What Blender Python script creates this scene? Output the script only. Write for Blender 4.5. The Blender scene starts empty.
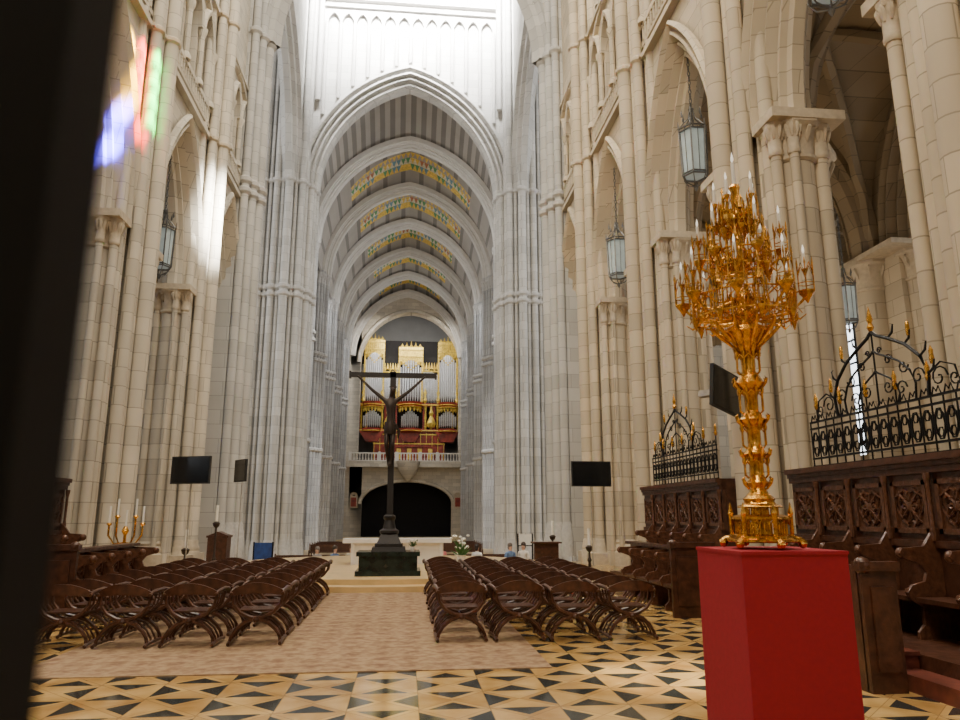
import bpy, bmesh, math, random
from mathutils import Vector, Matrix
random.seed(7)
pi=math.pi
COL=bpy.context.scene.collection
KIDS={}
# ---------------------------------------------------------------- materials
def newmat(name):
    m=bpy.data.materials.new(name); m.use_nodes=True
    nt=m.node_tree; b=nt.nodes['Principled BSDF']; return m,nt,b
def ramp(nt,fac,c0,c1,p0=0.3,p1=0.7):
    r=nt.nodes.new('ShaderNodeValToRGB'); r.color_ramp.elements[0].color=(*c0,1); r.color_ramp.elements[1].color=(*c1,1)
    r.color_ramp.elements[0].position=p0; r.color_ramp.elements[1].position=p1
    nt.links.new(fac,r.inputs[0]); return r.outputs[0]
def mat(name,c,rough=.5,metal=0,var=.25,scale=6,bump=0,emit=None,es=0,alpha=None):
    m,nt,b=newmat(name)
    n=nt.nodes.new('ShaderNodeTexNoise'); n.inputs['Scale'].default_value=scale; n.inputs['Detail'].default_value=4
    tc=nt.nodes.new('ShaderNodeTexCoord'); nt.links.new(tc.outputs['Object'],n.inputs['Vector'])
    lo=tuple(x*(1-var) for x in c); hi=tuple(min(1,x*(1+var)) for x in c)
    nt.links.new(ramp(nt,n.outputs[0],lo,hi),b.inputs['Base Color'])
    b.inputs['Roughness'].default_value=rough; b.inputs['Metallic'].default_value=metal
    if bump:
        bp=nt.nodes.new('ShaderNodeBump'); bp.inputs['Strength'].default_value=bump; bp.inputs['Distance'].default_value=.02
        nt.links.new(n.outputs[0],bp.inputs['Height']); nt.links.new(bp.outputs[0],b.inputs['Normal'])
    if emit: b.inputs['Emission Color'].default_value=(*emit,1); b.inputs['Emission Strength'].default_value=es
    return m
def stone(name,c,bw=1.1,bh=.5,mort=.58,var=.16):
    m,nt,b=newmat(name); N=nt.nodes.new; L=nt.links.new
    g=N('ShaderNodeNewGeometry'); s=N('ShaderNodeSeparateXYZ'); L(g.outputs['Position'],s.inputs[0])
    a=N('ShaderNodeMath'); a.operation='ADD'; L(s.outputs[0],a.inputs[0]); L(s.outputs[1],a.inputs[1])
    cb=N('ShaderNodeCombineXYZ'); L(a.outputs[0],cb.inputs[0]); L(s.outputs[2],cb.inputs[1])
    br=N('ShaderNodeTexBrick'); L(cb.outputs[0],br.inputs['Vector'])
    br.inputs['Scale'].default_value=1; br.inputs['Brick Width'].default_value=bw; br.inputs['Row Height'].default_value=bh
    br.inputs['Mortar Size'].default_value=.013; br.inputs['Mortar Smooth'].default_value=.3
    br.inputs['Color1'].default_value=(*[x*(1-var) for x in c],1); br.inputs['Color2'].default_value=(*[min(1,x*(1+var*.6)) for x in c],1)
    br.inputs['Mortar'].default_value=(*[x*mort for x in c],1)
    n=N('ShaderNodeTexNoise'); n.inputs['Scale'].default_value=.35; n.inputs['Detail'].default_value=6; L(g.outputs['Position'],n.inputs['Vector'])
    mx=N('ShaderNodeMixRGB'); mx.blend_type='MULTIPLY'; mx.inputs[0].default_value=.7
    L(br.outputs['Color'],mx.inputs[1]); L(ramp(nt,n.outputs[0],(.72,.72,.72),(1,1,1)),mx.inputs[2])
    L(mx.outputs[0],b.inputs['Base Color']); b.inputs['Roughness'].default_value=.75
    bp=N('ShaderNodeBump'); bp.inputs['Strength'].default_value=.2; bp.inputs['Distance'].default_value=.02; bp.invert=True
    L(br.outputs['Fac'],bp.inputs['Height']); L(bp.outputs[0],b.inputs['Normal'])
    return m
M={}
M['stone']=stone('warm_limestone',(.64,.545,.40))
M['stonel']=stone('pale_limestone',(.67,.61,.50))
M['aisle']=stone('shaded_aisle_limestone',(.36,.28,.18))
M['cool']=stone('cool_grey_limestone',(.56,.545,.51),1.3,.6,.62,.13)
M['coold']=stone('nave_grey_limestone',(.46,.455,.445),1.3,.6,.6,.14)
M['cap']=mat('carved_stone',(.54,.46,.345),.8,0,.12,8)
M['capc']=mat('carved_cool_stone',(.50,.485,.46),.8,0,.1,8)
M['rib']=mat('vault_rib_stone',(.62,.60,.56),.8,0,.06,2)
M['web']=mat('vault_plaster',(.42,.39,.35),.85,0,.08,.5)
M['webg']=mat('vault_plaster_dark',(.24,.225,.205),.85,0,.08,.5)
M['pg']=mat('painted_green',(.13,.34,.15),.7); M['py']=mat('painted_yellow',(.80,.56,.12),.7)
M['pr']=mat('painted_red',(.50,.19,.10),.7); M['pb']=mat('painted_blue',(.17,.32,.40),.7); M['pc']=mat('painted_cream',(.70,.65,.48),.7)
M['gold']=mat('antique_gilded_metal',(.72,.37,.07),.27,1,.45,25,.5)
M['goldp']=mat('gold_leaf',(.88,.56,.10),.35,.35,.4,4)
M['iron']=mat('black_iron',(.012,.012,.013),.45,.6)
M['silver']=mat('silver_grey_metal',(.16,.16,.155),.4,.7)
M['chair']=mat('chair_dark_wood',(.075,.028,.014),.34,0,.4,12)
M['stall']=mat('stall_dark_walnut',(.07,.026,.013),.38,0,.45,9,.5)
M['stallr']=mat('stall_carving_wood',(.11,.044,.022),.35,0,.4,14,.6)
M['red']=mat('crimson_cloth',(.33,.003,.016),.75,0,.08,30,.05)
M['redcar']=mat('reddish_step_wood',(.14,.035,.02),.45,0,.3,10)
M['candle']=mat('white_candle_wax',(.85,.83,.76),.5,0,.03)
M['bulb']=mat('candle_bulb',(.9,.9,.85),.2,0,.03,emit=(1,.9,.75),es=.8)
M['glass']=mat('frosted_lantern_glass',(.42,.50,.50),.25,0,.15,3,emit=(.7,.85,.9),es=.12)
M['screen']=mat('dark_screen_glass',(.008,.009,.011),.15,0,.1)
M['plastic']=mat('black_plastic',(.012,.012,.012),.5)
M['pole']=mat('pale_metal_pole',(.36,.34,.30),.5,.2)
M['bronze']=mat('dark_bronze',(.035,.022,.015),.45,.3)
M['crossw']=mat('black_wood',(.015,.011,.009),.5)
M['greenm']=mat('dark_green_marble',(.012,.022,.018),.18,0,.6,5)
M['ymarb']=mat('yellow_marble',(.62,.44,.21),.3,0,.12,3)
M['white']=mat('white_marble',(.78,.75,.70),.35,0,.06,3)
M['pipe']=mat('tin_organ_pipe',(.70,.70,.72),.28,.8,.08)
M['orgred']=mat('organ_red_wood',(.28,.03,.016),.4,0,.5,1.5)
M['orgdark']=mat('organ_black_recess',(.010,.008,.008),.7,0,.3,2)
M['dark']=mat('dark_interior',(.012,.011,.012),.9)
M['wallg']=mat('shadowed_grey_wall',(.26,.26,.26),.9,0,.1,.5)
M['blue']=mat('blue_board',(.02,.06,.25),.6); M['paper']=mat('white_paper',(.8,.8,.78),.7,0,.03)
M['skin']=mat('skin',(.6,.36,.26),.6,0,.05)
M['leaf']=mat('green_leaves',(.05,.14,.03),.6); M['flower']=mat('white_petals',(.85,.83,.78),.6,0,.05)
M['sky']=mat('bright_daylight_glass',(.8,.85,.9),.4,0,.05,emit=(.85,.93,1),es=4)
M['blurp']=mat('blur_matt_black',(.0012,.0012,.0014),1.0,0,.2)
def floor_mat():
    m,nt,b=newmat('inlaid_marble_floor'); N=nt.nodes.new; L=nt.links.new
    def math_(op,a,bb=None):
        n=N('ShaderNodeMath'); n.operation=op
        for i,x in enumerate((a,bb)):
            if x is None: continue
            if isinstance(x,(int,float)): n.inputs[i].default_value=x
            else: L(x,n.inputs[i])
        return n.outputs[0]
    g=N('ShaderNodeNewGeometry'); s=N('ShaderNodeSeparateXYZ'); L(g.outputs['Position'],s.inputs[0])
    S=.64
    u=math_('DIVIDE',math_('ADD',s.outputs[0],50.1),S); v=math_('DIVIDE',math_('ADD',s.outputs[1],50),S)
    fu=math_('ABSOLUTE',math_('SUBTRACT',math_('FRACT',u),.5)); fv=math_('ABSOLUTE',math_('SUBTRACT',math_('FRACT',v),.5))
    par=math_('MODULO',math_('ADD',math_('FLOOR',u),math_('FLOOR',v)),2)
    par=math_('GREATER_THAN',par,.5)
    d=math_('SUBTRACT',fu,fv)
    A=math_('GREATER_THAN',d,.13); B=math_('LESS_THAN',d,-.13)
    blk=math_('ADD',math_('MULTIPLY',A,par),math_('MULTIPLY',B,math_('SUBTRACT',1,par)))
    mxe=math_('MAXIMUM',fu,fv); je=math_('GREATER_THAN',mxe,.490)
    jd=math_('LESS_THAN',math_('ABSOLUTE',d),.010)
    joint=math_('MINIMUM',math_('ADD',je,jd),1)
    n=N('ShaderNodeTexNoise'); n.inputs['Scale'].default_value=2.2; n.inputs['Detail'].default_value=7; L(g.outputs['Position'],n.inputs['Vector'])
    c1=ramp(nt,n.outputs[0],(.50,.29,.09),(.80,.54,.21),.3,.7)
    wn=N('ShaderNodeTexWhiteNoise'); wn.noise_dimensions='3D'
    cb=N('ShaderNodeCombineXYZ'); L(math_('FLOOR',u),cb.inputs[0]); L(math_('FLOOR',v),cb.inputs[1]); L(math_('GREATER_THAN',d,0),cb.inputs[2]); L(cb.outputs[0],wn.inputs['Vector'])
    mx0=N('ShaderNodeMixRGB'); mx0.blend_type='MULTIPLY'; mx0.inputs[0].default_value=.6; L(c1,mx0.inputs[1]); L(ramp(nt,wn.outputs[0],(.60,.50,.42),(1,1,1),0,1),mx0.inputs[2])
    mj=N('ShaderNodeMixRGB'); L(math_('MULTIPLY',joint,.5),mj.inputs[0]); L(mx0.outputs[0],mj.inputs[1]); mj.inputs[2].default_value=(.16,.09,.04,1)
    mx=N('ShaderNodeMixRGB'); L(blk,mx.inputs[0]); L(mj.outputs[0],mx.inputs[1]); mx.inputs[2].default_value=(.03,.035,.033,1)
    L(mx.outputs[0],b.inputs['Base Color']); b.inputs['Roughness'].default_value=.11
    return m
M['floor']=floor_mat()
def rug_mat():
    m,nt,b=newmat('faded_patterned_rug'); N=nt.nodes.new; L=nt.links.new
    g=N('ShaderNodeNewGeometry')
    n=N('ShaderNodeTexVoronoi'); n.inputs['Scale'].default_value=2.6; n.inputs['Randomness'].default_value=.25; L(g.outputs['Position'],n.inputs['Vector'])
    n2=N('ShaderNodeTexNoise'); n2.inputs['Scale'].default_value=9; n2.inputs['Detail'].default_value=9; L(g.outputs['Position'],n2.inputs['Vector'])
    n3=N('ShaderNodeTexNoise'); n3.inputs['Scale'].default_value=.7; n3.inputs['Detail'].default_value=3; L(g.outputs['Position'],n3.inputs['Vector'])
    mx=N('ShaderNodeMixRGB'); mx.inputs[0].default_value=.5
    L(ramp(nt,n.outputs['Distance'],(.20,.10,.05),(.40,.27,.15),.12,.45),mx.inputs[1]); L(ramp(nt,n2.outputs[0],(.21,.11,.06),(.43,.30,.17),.42,.6),mx.inputs[2])
    m2=N('ShaderNodeMixRGB'); m2.blend_type='MULTIPLY'; m2.inputs[0].default_value=.6; L(mx.outputs[0],m2.inputs[1]); L(ramp(nt,n3.outputs[0],(.78,.74,.7),(1.0,1.0,1.0)),m2.inputs[2])
    L(m2.outputs[0],b.inputs['Base Color']); b.inputs['Roughness'].default_value=.95
    return m
M['rug']=rug_mat()
# ---------------------------------------------------------------- mesh builder
def arch_off(a,h,o=0,n=12):
    if h<=a:
        return [(-(a+o)*math.cos(pi*i/(2*n)),(h+o)*math.sin(pi*i/(2*n))) for i in range(2*n+1)]
    r=(h*h/a+a)/2; c=r-a; R=r+o; th=math.acos(-c/R)
    L=[(c+R*math.cos(pi+(th-pi)*i/n),R*math.sin(pi+(th-pi)*i/n)) for i in range(n+1)]
    return L+[(-x,z) for x,z in reversed(L[:-1])]
class MB:
    def __init__(s): s.v=[];s.f=[];s.m=[];s.mi=0
    def add(s,vs,fs):
        k=len(s.v); s.v+= [tuple(x) for x in vs]; s.f+=[tuple(i+k for i in f) for f in fs]; s.m+=[s.mi]*len(fs)
    def box(s,x0,x1,y0,y1,z0,z1):
        v=[(x,y,z) for z in (z0,z1) for y in (y0,y1) for x in (x0,x1)]
        s.add(v,[(0,2,3,1),(4,5,7,6),(0,1,5,4),(2,6,7,3),(0,4,6,2),(1,3,7,5)])
    def frus(s,c,z0,z1,a0,b0,a1,b1):
        x,y=c; v=[(x-a0,y-b0,z0),(x+a0,y-b0,z0),(x+a0,y+b0,z0),(x-a0,y+b0,z0),(x-a1,y-b1,z1),(x+a1,y-b1,z1),(x+a1,y+b1,z1),(x-a1,y+b1,z1)]
        s.add(v,[(3,2,1,0),(4,5,6,7),(0,1,5,4),(1,2,6,5),(2,3,7,6),(3,0,4,7)])
    def lathe(s,prof,c=(0,0),n=12,ph=0):
        k=[];
        for r,z in prof:
            for i in range(n):
                a=2*pi*i/n+ph; k.append((c[0]+r*math.cos(a),c[1]+r*math.sin(a),z))
        f=[]
        for j in range(len(prof)-1):
            for i in range(n):
                i2=(i+1)%n; f.append((j*n+i,j*n+i2,(j+1)*n+i2,(j+1)*n+i))
        f.append(tuple(reversed(range(n)))); f.append(tuple((len(prof)-1)*n+i for i in range(n)))
        s.add(k,f)
    def cyl(s,x,y,z0,z1,r,r2=None,n=16): s.lathe([(r,z0),(r if r2 is None else r2,z1)],(x,y),n)
    def tube(s,path,r,n=6,closed=False,flat=1.0):
        P=[Vector(p) for p in path]; N=len(P)
        if not isinstance(r,(list,tuple)): r=[r]*N
        k=[]
        for i,p in enumerate(P):
            if closed: t=P[(i+1)%N]-P[i-1]
            else: t=P[min(i+1,N-1)]-P[max(i-1,0)]
            t.normalize(); up=Vector((0,0,1)) if abs(t.z)<.92 else Vector((0,1,0))
            a=t.cross(up).normalized(); b=t.cross(a).normalized()
            for j in range(n):
                q=2*pi*j/n+pi/n; k.append(p+a*(r[i]*math.cos(q)*flat)+b*(r[i]*math.sin(q)))
        f=[]
        for i in range(N if closed else N-1):
            i2=(i+1)%N
            for j in range(n):
                j2=(j+1)%n; f.append((i*n+j,i*n+j2,i2*n+j2,i2*n+j))
        if not closed: f.append(tuple(range(n))); f.append(tuple(reversed([(N-1)*n+j for j in range(n)])))
        s.add(k,f)
    def prism(s,poly,P,d0,d1):
        n=len(poly); v=[P(u,w,d0) for u,w in poly]+[P(u,w,d1) for u,w in poly]
        f=[tuple(range(n)),tuple(reversed(range(n,2*n)))]+[(i,(i+1)%n,n+(i+1)%n,n+i) for i in range(n)]
        s.add(v,f)
    def sweep(s,P,uc,zs,a,h,prof,n=12,closed=False):
        rows=[[P(uc+x,zs+z,d) for x,z in arch_off(a,h,o,n)] for o,d in prof]
        m=len(rows[0]); v=[p for r in rows for p in r]; f=[]
        R=len(rows)
        for j in range(R if closed else R-1):
            j2=(j+1)%R
            for i in range(m-1): f.append((j*m+i,j*m+i+1,j2*m+i+1,j2*m+i))
        if closed: f.append(tuple(j*m for j in range(R))); f.append(tuple(j*m+m-1 for j in range(R)))
        s.add(v,f)
    def band(s,P,u0,u1,z0,z1,ops,d0,d1,n=10):
        def rect(a,b,c,d):
            if b-a<1e-4 or d-c<1e-4: return
            for dd in (d0,d1): s.add([P(a,c,dd),P(b,c,dd),P(b,d,dd),P(a,d,dd)],[(0,1,2,3)])
        cur=u0
        for (uc,a,zb,zs,h) in ops:
            rect(cur,uc-a,z0,z1); cur=uc+a
            if zb>z0:
                rect(uc-a,uc+a,z0,zb); s.add([P(uc-a,zb,d0),P(uc+a,zb,d0),P(uc+a,zb,d1),P(uc-a,zb,d1)],[(0,1,2,3)])
            pts=[(uc+x,zs+z) for x,z in arch_off(a,h,0,n)]
            for i in range(len(pts)-1):
                (p,q),(r,t)=pts[i],pts[i+1]
                for dd in (d0,d1): s.add([P(p,q,dd),P(r,t,dd),P(r,z1,dd),P(p,z1,dd)],[(0,1,2,3)])
                s.add([P(p,q,d0),P(r,t,d0),P(r,t,d1),P(p,q,d1)],[(0,1,2,3)])
            for e in (uc-a,uc+a): s.add([P(e,zb,d0),P(e,zs,d0),P(e,zs,d1),P(e,zb,d1)],[(0,1,2,3)])
        rect(cur,u1,z0,z1)
    def sphere(s,c,r,n=10,sc=(1,1,1)):
        m=n//2; v=[];f=[]
        for j in range(m+1):
            t=pi*j/m
            for i in range(n):
                q=2*pi*i/n; v.append((c[0]+r*sc[0]*math.sin(t)*math.cos(q),c[1]+r*sc[1]*math.sin(t)*math.sin(q),c[2]+r*sc[2]*math.cos(t)))
        for j in range(m):
            for i in range(n): f.append((j*n+i,(j+1)*n+i,(j+1)*n+(i+1)%n,j*n+(i+1)%n))
        s.add(v,f)
    def build(s,name,mats,parent=None,loc=None,rot=0,smooth=True,norm=True):
        me=bpy.data.meshes.new(name); me.from_pydata(s.v,[],s.f)
        if not isinstance(mats,(list,tuple)): mats=[mats]
        for m in mats: me.materials.append(M[m] if isinstance(m,str) else m)
        me.polygons.foreach_set('material_index',s.m)
        if norm:
            bm=bmesh.new(); bm.from_mesh(me); bmesh.ops.remove_doubles(bm,verts=bm.verts,dist=1e-5); bmesh.ops.recalc_face_normals(bm,faces=bm.faces); bm.to_mesh(me); bm.free()
        me.polygons.foreach_set('use_smooth',[smooth]*len(me.polygons))
        if smooth: me.set_sharp_from_angle(angle=math.radians(38))
        o=bpy.data.objects.new(name,me); COL.objects.link(o)
        if loc: o.location=loc
        o.rotation_euler[2]=rot
        if parent: o.parent=parent; KIDS.setdefault(parent.name,[]).append(o)
        return o
def root(name,label,cat,loc=(0,0,0),rot=0,group=None):
    o=bpy.data.objects.new(name,None); COL.objects.link(o); o.location=loc; o.rotation_euler[2]=rot; o.empty_display_size=.1
    tag(o,label,cat,group); return o
def tag(o,label=None,cat=None,group=None,kind=None):
    if label:o['label']=label
    if cat:o['category']=cat
    if group:o['group']=group
    if kind:o['kind']=kind
    return o
def copyt(o,loc=None,rot=None,label=None,scale=None):
    n=o.copy(); COL.objects.link(n)
    if loc is not None:n.location=loc
    if rot is not None:n.rotation_euler[2]=rot
    if scale: n.scale=(scale,)*3
    if label:n['label']=label
    for c in KIDS.get(o.name,[]):
        cc=copyt(c); cc.parent=n; KIDS.setdefault(n.name,[]).append(cc)
    return n
def struct(o): o['kind']='structure'; return o
def PX(X,s): return lambda u,z,d:(X+d*s,u,z)
def PY(Y): return lambda u,z,d:(u,Y+d,z)

# ---------------------------------------------------------------- floor
b=MB(); b.box(-22,22,-6,27,-.3,0); struct(b.build('floor','floor',smooth=False))
b=MB(); b.box(-26,26,28.2,112,-1.5,-1.2); b.box(-26,26,27,27.4,-1.5,-.3); b.box(-26,26,27.4,27.8,-1.5,-.6); b.box(-26,26,27.8,28.2,-1.5,-.9)
struct(b.build('floor.001','ymarb',smooth=False))
# ---------------------------------------------------------------- sanctuary walls
PIERS=[7.5,13.8,20.1,26.4]; BAYS=[10.65,16.95,23.25,29.4]; BX=[4.35]+BAYS
prof=[(.92,-.60),(.93,-.74),(.84,-.80),(.76,-.70),(.72,-.56),(.68,-.56),(.66,-.70),(.59,-.72),(.55,-.56),(.50,-.40),(.45,-.40),(.43,-.50),(.36,-.52),(.32,-.38),(.28,-.24),(.23,-.22),(.21,-.32),(.13,-.32),(.10,-.18),(.0,-.12),(0,.12),(.16,.14),(.24,.24),(.36,.24),(.38,.34),(.52,.46),(.62,.5),(.64,.62)]
for s,nm,mt in ((-1,'wall_left','stonel'),(1,'wall_right','stone')):
    b=MB(); P=PX(s*8.0,s)
    b.band(P,1.5,32,9.5,15.6,[(y,2.35,9.5,9.51,5.3) for y in BX],-.5,.6)
    for y in BX: b.sweep(P,y,9.5,1.72,4.35,prof,14)
    b.band(P,1.5,32,15.6,21,[(y+k,.55,16.7,18.9,1.25) for y in BX for k in (-1.5,0,1.5)],-.5,.2)
    b.band(P,1.5,32,21,34,[(y,1.6,22.6,27.5,3.2) for y in BX[:-1]],-.5,.6)
    for y in BX:
        b.sweep(P,y,27.5,1.6,3.2,[(0,-.5),(0,-.65),(.2,-.65),(.25,-.5)],10)
        b.sweep(P,y,18.9,2.25,1.9,[(-.05,-.5),(-.05,-.66),(.06,-.68),(.12,-.5)],12)
        for k in (-1.5,0,1.5):
            b.sweep(P,y+k,18.9,.55,1.25,[(0,-.5),(-.03,-.66),(.12,-.7),(.2,-.5)],8)
            b.sweep(P,y+k,18.3,.25,.7,[(-.05,-.1),(-.05,-.3),(.05,-.3),(.05,-.1)],6)
            b.cyl(s*7.6,y+k,16.7,18.6,.06,n=6)
        for k in (-2.25,-.75,.75,2.25):
            b.cyl(s*7.38,y+k,16.7,18.8,.10,n=8); b.lathe([(.1,18.6),(.18,18.85),(.18,18.95)],(s*7.38,y+k),8); b.lathe([(.18,16.7),(.18,16.8),(.12,16.95)],(s*7.38,y+k),8)
        for i in range(20):
            yy=y-2.3+i*.24; b.box(s*7.40-.05,s*7.40+.05,yy-.04,yy+.04,16.15,16.65)
        for k in (-2.15,2.15): b.cyl(s*7.42,y+k,21,33,.12,n=8)
    for z,w in ((15.6,.22),(16.1,.12),(16.7,.16),(20.9,.22)):
        b.box(s*7.5-w,s*7.5+w,1.5,32,z-.09,z+.09)
    struct(b.build(nm,mt))
    b=MB(); b.box(s*9.7-.1,s*9.7+.1,1.5,32,15.2,21); b.box(min(s*8.7,s*9.7),max(s*8.7,s*9.7),1.5,32,20.9,21.1)
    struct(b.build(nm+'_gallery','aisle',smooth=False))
    b=MB(); P=PX(s*15.3,s)
    b.band(P,-5,32,9.5,15.2,[(y,2.35,9.5,9.51,5.3) for y in BX],-.6,.6)
    for y in BX: b.sweep(P,y,9.5,1.6,4.2,prof,12)
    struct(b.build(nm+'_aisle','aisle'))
    b=MB(); P=PX(s*21.6,s); WX=BX[:-1]+[30.8]
    b.band(P,-5,34,0,16,[(y,1.7,4.4,9.5,3.2) for y in WX],-.4,.4)
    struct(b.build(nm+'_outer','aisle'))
    b=MB(); ops=sorted([(s*14.0,1.5,5.0,8.2,2.6),(s*18.8,1.3,5,8,2.6)])
    b.band(PY(34.4),min(s*9.0,s*22),max(s*9.0,s*22),-1.2,16,ops,-.3,.3)
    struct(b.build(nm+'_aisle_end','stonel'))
    for i,y in enumerate(WX):
        b=MB(); b.box(s*21.7-.03,s*21.7+.03,y-1.7,y+1.7,4.4,12.6)
        struct(b.build('window_%d'%(i+1+(10 if s>0 else 0)),'sky',smooth=False))
        b=MB()
        for k in (-.57,.57): b.box(s*21.5-.08,s*21.5+.08,y+k-.08,y+k+.08,4.4,12)
        for z in (5.5,6.6,7.7,8.8,9.9,11): b.box(s*21.5-.04,s*21.5+.04,y-1.7,y+1.7,z-.04,z+.04)
        struct(b.build('trim_%d'%(i+1+(10 if s>0 else 0)),'iron',smooth=False))
    def groin(x0,x1,nm2):
        b=MB(); xc=(x0+x1)/2; ax=abs(x1-x0)/2
        def fx(t,a,h):
            pts=arch_off(a,h,0,16)
            for (p,q),(r,w) in zip(pts,pts[1:]):
                if p-1e-6<=t<=r+1e-6: return q+(w-q)*(t-p)/(r-p+1e-9)
            return 0
        ys=[1.2]+PIERS+[32.4]
        G=14
        for y0,y1 in zip(ys,ys[1:]):
            yc=(y0+y1)/2; ay=(y1-y0)/2; vs=[]
            for j in range(G+1):
                for i in range(G+1):
                    tx=-ax+2*ax*i/G; ty=-ay+2*ay*j/G
                    vs.append((xc+tx,yc+ty,9.5+max(fx(tx,ax,5.6),fx(ty,ay,5.6))))
            b.add(vs,[(j*(G+1)+i,j*(G+1)+i+1,(j+1)*(G+1)+i+1,(j+1)*(G+1)+i) for j in range(G) for i in range(G)])
            for sg in (-1,1):
                path=[]
                for i in range(21):
                    t=-1+2*i/20; path.append((xc+ax*t*.97,yc+sg*ay*t*.97,9.4+fx(ax*t*.999,ax,5.6)))
                b.tube(path,.18,6)
        for y in PIERS:
            b.sweep(PY(y),xc,9.5,ax-.5,5.0,[(.6,-.45),(.3,-.45),(.25,-.3),(.05,-.25),(0,0),(.05,.25),(.25,.3),(.3,.45),(.6,.45)],12)
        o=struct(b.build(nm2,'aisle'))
    groin(s*8.6,s*14.7,'ceiling_aisle_%s'%('left' if s<0 else 'right'))
    if s>0: groin(s*15.9,s*21.2,'ceiling_chapel_right')
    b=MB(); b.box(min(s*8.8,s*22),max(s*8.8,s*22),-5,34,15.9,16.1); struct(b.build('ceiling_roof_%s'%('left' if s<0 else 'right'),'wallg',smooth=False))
b=MB(); b.band(PY(-6),-22,22,0,34,[(-11,2,4,10,3),(0,2.2,10,20,5),(11,2,4,10,3)],-.5,.5); struct(b.build('wall_back_unseen','stone'))  # unseen wall behind the camera, added to hold back frontal daylight
# ---------------------------------------------------------------- piers (sanctuary)
def capital(b,x,y,z,r,h=.8,n=16):
    b.lathe([(r*1.0,z-h-.10),(r*1.12,z-h-.06),(r*1.12,z-h),(r*1.02,z-h+.03),(r*1.05,z-h*.5),(r*1.2,z-h*.22),(r*1.34,z-.1)],(x,y),n)
    for i in range(8):
        a=2*pi*i/8+.2; c,s_=math.cos(a),math.sin(a)
        b.tube([(x+c*r*1.02,y+s_*r*1.02,z-h*.6),(x+c*r*1.16,y+s_*r*1.16,z-h*.38),(x+c*r*1.32,y+s_*r*1.32,z-h*.22),(x+c*r*1.26,y+s_*r*1.26,z-h*.12)],[.02,.05,.045,.02],5)
    b.lathe([(r*1.36,z-.12),(r*1.52,z-.05),(r*1.52,z+.10),(r*1.42,z+.18)],(x,y),8,pi/8)
def basec(b,x,y,r,z=0,k=1):
    b.lathe([(r*1.5,z),(r*1.5,z+.45*k),(r*1.35,z+.5*k),(r*1.4,z+.58*k),(r*1.3,z+.66*k),(r*1.15,z+.72*k),(r*1.2,z+.8*k),(r*1.0,z+.88*k)],(x,y),12)
def make_pier(s,y,mt,top=34,lab=''):
    R=root('clustered_pier','tall clustered limestone pier with attached shafts and leaf capital'+lab,'column',(s*8.0,y,0),0 if s>0 else pi,'sanctuary arcade piers')
    b=MB()
    b.box(-.36,.62,-.86,.86,0,top); b.box(-.60,.3,-.40,.40,0,top)
    SH=((-1.0,0,.22),(-.80,.30,.10),(-.80,-.30,.10),(-.76,.56,.16),(-.76,-.56,.16),(-.52,.80,.09),(-.52,-.80,.09),(-.50,1.06,.15),(-.50,-1.06,.15))
    for x,yy,r in SH: b.cyl(x,yy,0,top,r,n=14)
    for yy in (-1,1):
        b.cyl(-.08,yy*1.16,0,9.1,.38,n=24); b.cyl(-.56,yy*1.38,0,9.1,.11,n=10); b.cyl(.38,yy*1.34,0,9.1,.14,n=10)
        b.cyl(-.28,yy*1.56,0,9.1,.09,n=10)
    b.cyl(.85,0,0,9.1,.42,n=20); b.box(.3,.8,-.6,.6,0,9.4)
    b.build('shaft',mt,R)
    for yy in (-1,1):
        c=MB(); capital(c,-.08,yy*1.16,9.3,.40,.7,20); capital(c,.38,yy*1.34,9.3,.16,.6,10); capital(c,-.56,yy*1.38,9.3,.13,.6,10); capital(c,-.28,yy*1.56,9.3,.11,.6,10)
        c.box(-.76,.75,min(yy*.9,yy*1.74),max(yy*.9,yy*1.74),9.3,9.5); c.build('capital','cap',R)
    c=MB(); capital(c,.85,0,9.3,.44,.95); c.build('capital','cap',R)
    c=MB()
    for x,yy,r in SH[:5]+((-.08,1.16,.38),(-.08,-1.16,.38),(.85,0,.42)): basec(c,x,yy,r)
    c.box(-1.2,1.4,-1.1,1.1,0,.4)
    c.build('base','cap',R)
    for z in (15.6,20.9):
        c=MB()
        for x,yy,r in SH: c.lathe([(r,z-.12),(r+.07,z-.05),(r+.07,z+.05),(r,z+.12)],(x,yy),12)
        c.box(-.8,-.5,-.9,.9,z-.05,z+.05)
        c.build('ring_moulding','cap',R)
    return R
pr=make_pier(1,PIERS[1],'stone')
for y in (PIERS[0],PIERS[2],PIERS[3]): copyt(pr,(8.0,y,0))
pl=make_pier(-1,PIERS[2],'stonel')
for y in (PIERS[0],PIERS[1],PIERS[3]): copyt(pl,(-8.0,y,0))
R=root('aisle_pier','round limestone aisle pier with carved capital','column',(15.3,PIERS[2],0),0,'aisle piers')
b=MB()
AP=((-.75,0,.42),(.75,0,.42),(0,1.3,.45),(0,-1.3,.45))
for x,y,r in AP: b.cyl(x,y,0,9.1,r,n=20)
b.box(-.6,.6,-1.2,1.2,0,9.4); b.build('shaft','stone',R)
for x,y,r in AP:
    b=MB(); capital(b,x,y,9.3,r,.8); b.build('capital','cap',R)
b=MB(); b.box(-1.3,1.3,-1.9,1.9,9.35,9.5); b.build('abacus','cap',R)
b=MB(); b.box(-1.2,1.2,-1.5,1.5,0,.3)
for x,y,r in AP: basec(b,x,y,r)
b.build('base','cap',R)
for y in (PIERS[0],PIERS[1],PIERS[3]): copyt(R,(15.3,y,0))
for y in PIERS[2:]: copyt(R,(-15.3,y,0))
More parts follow.
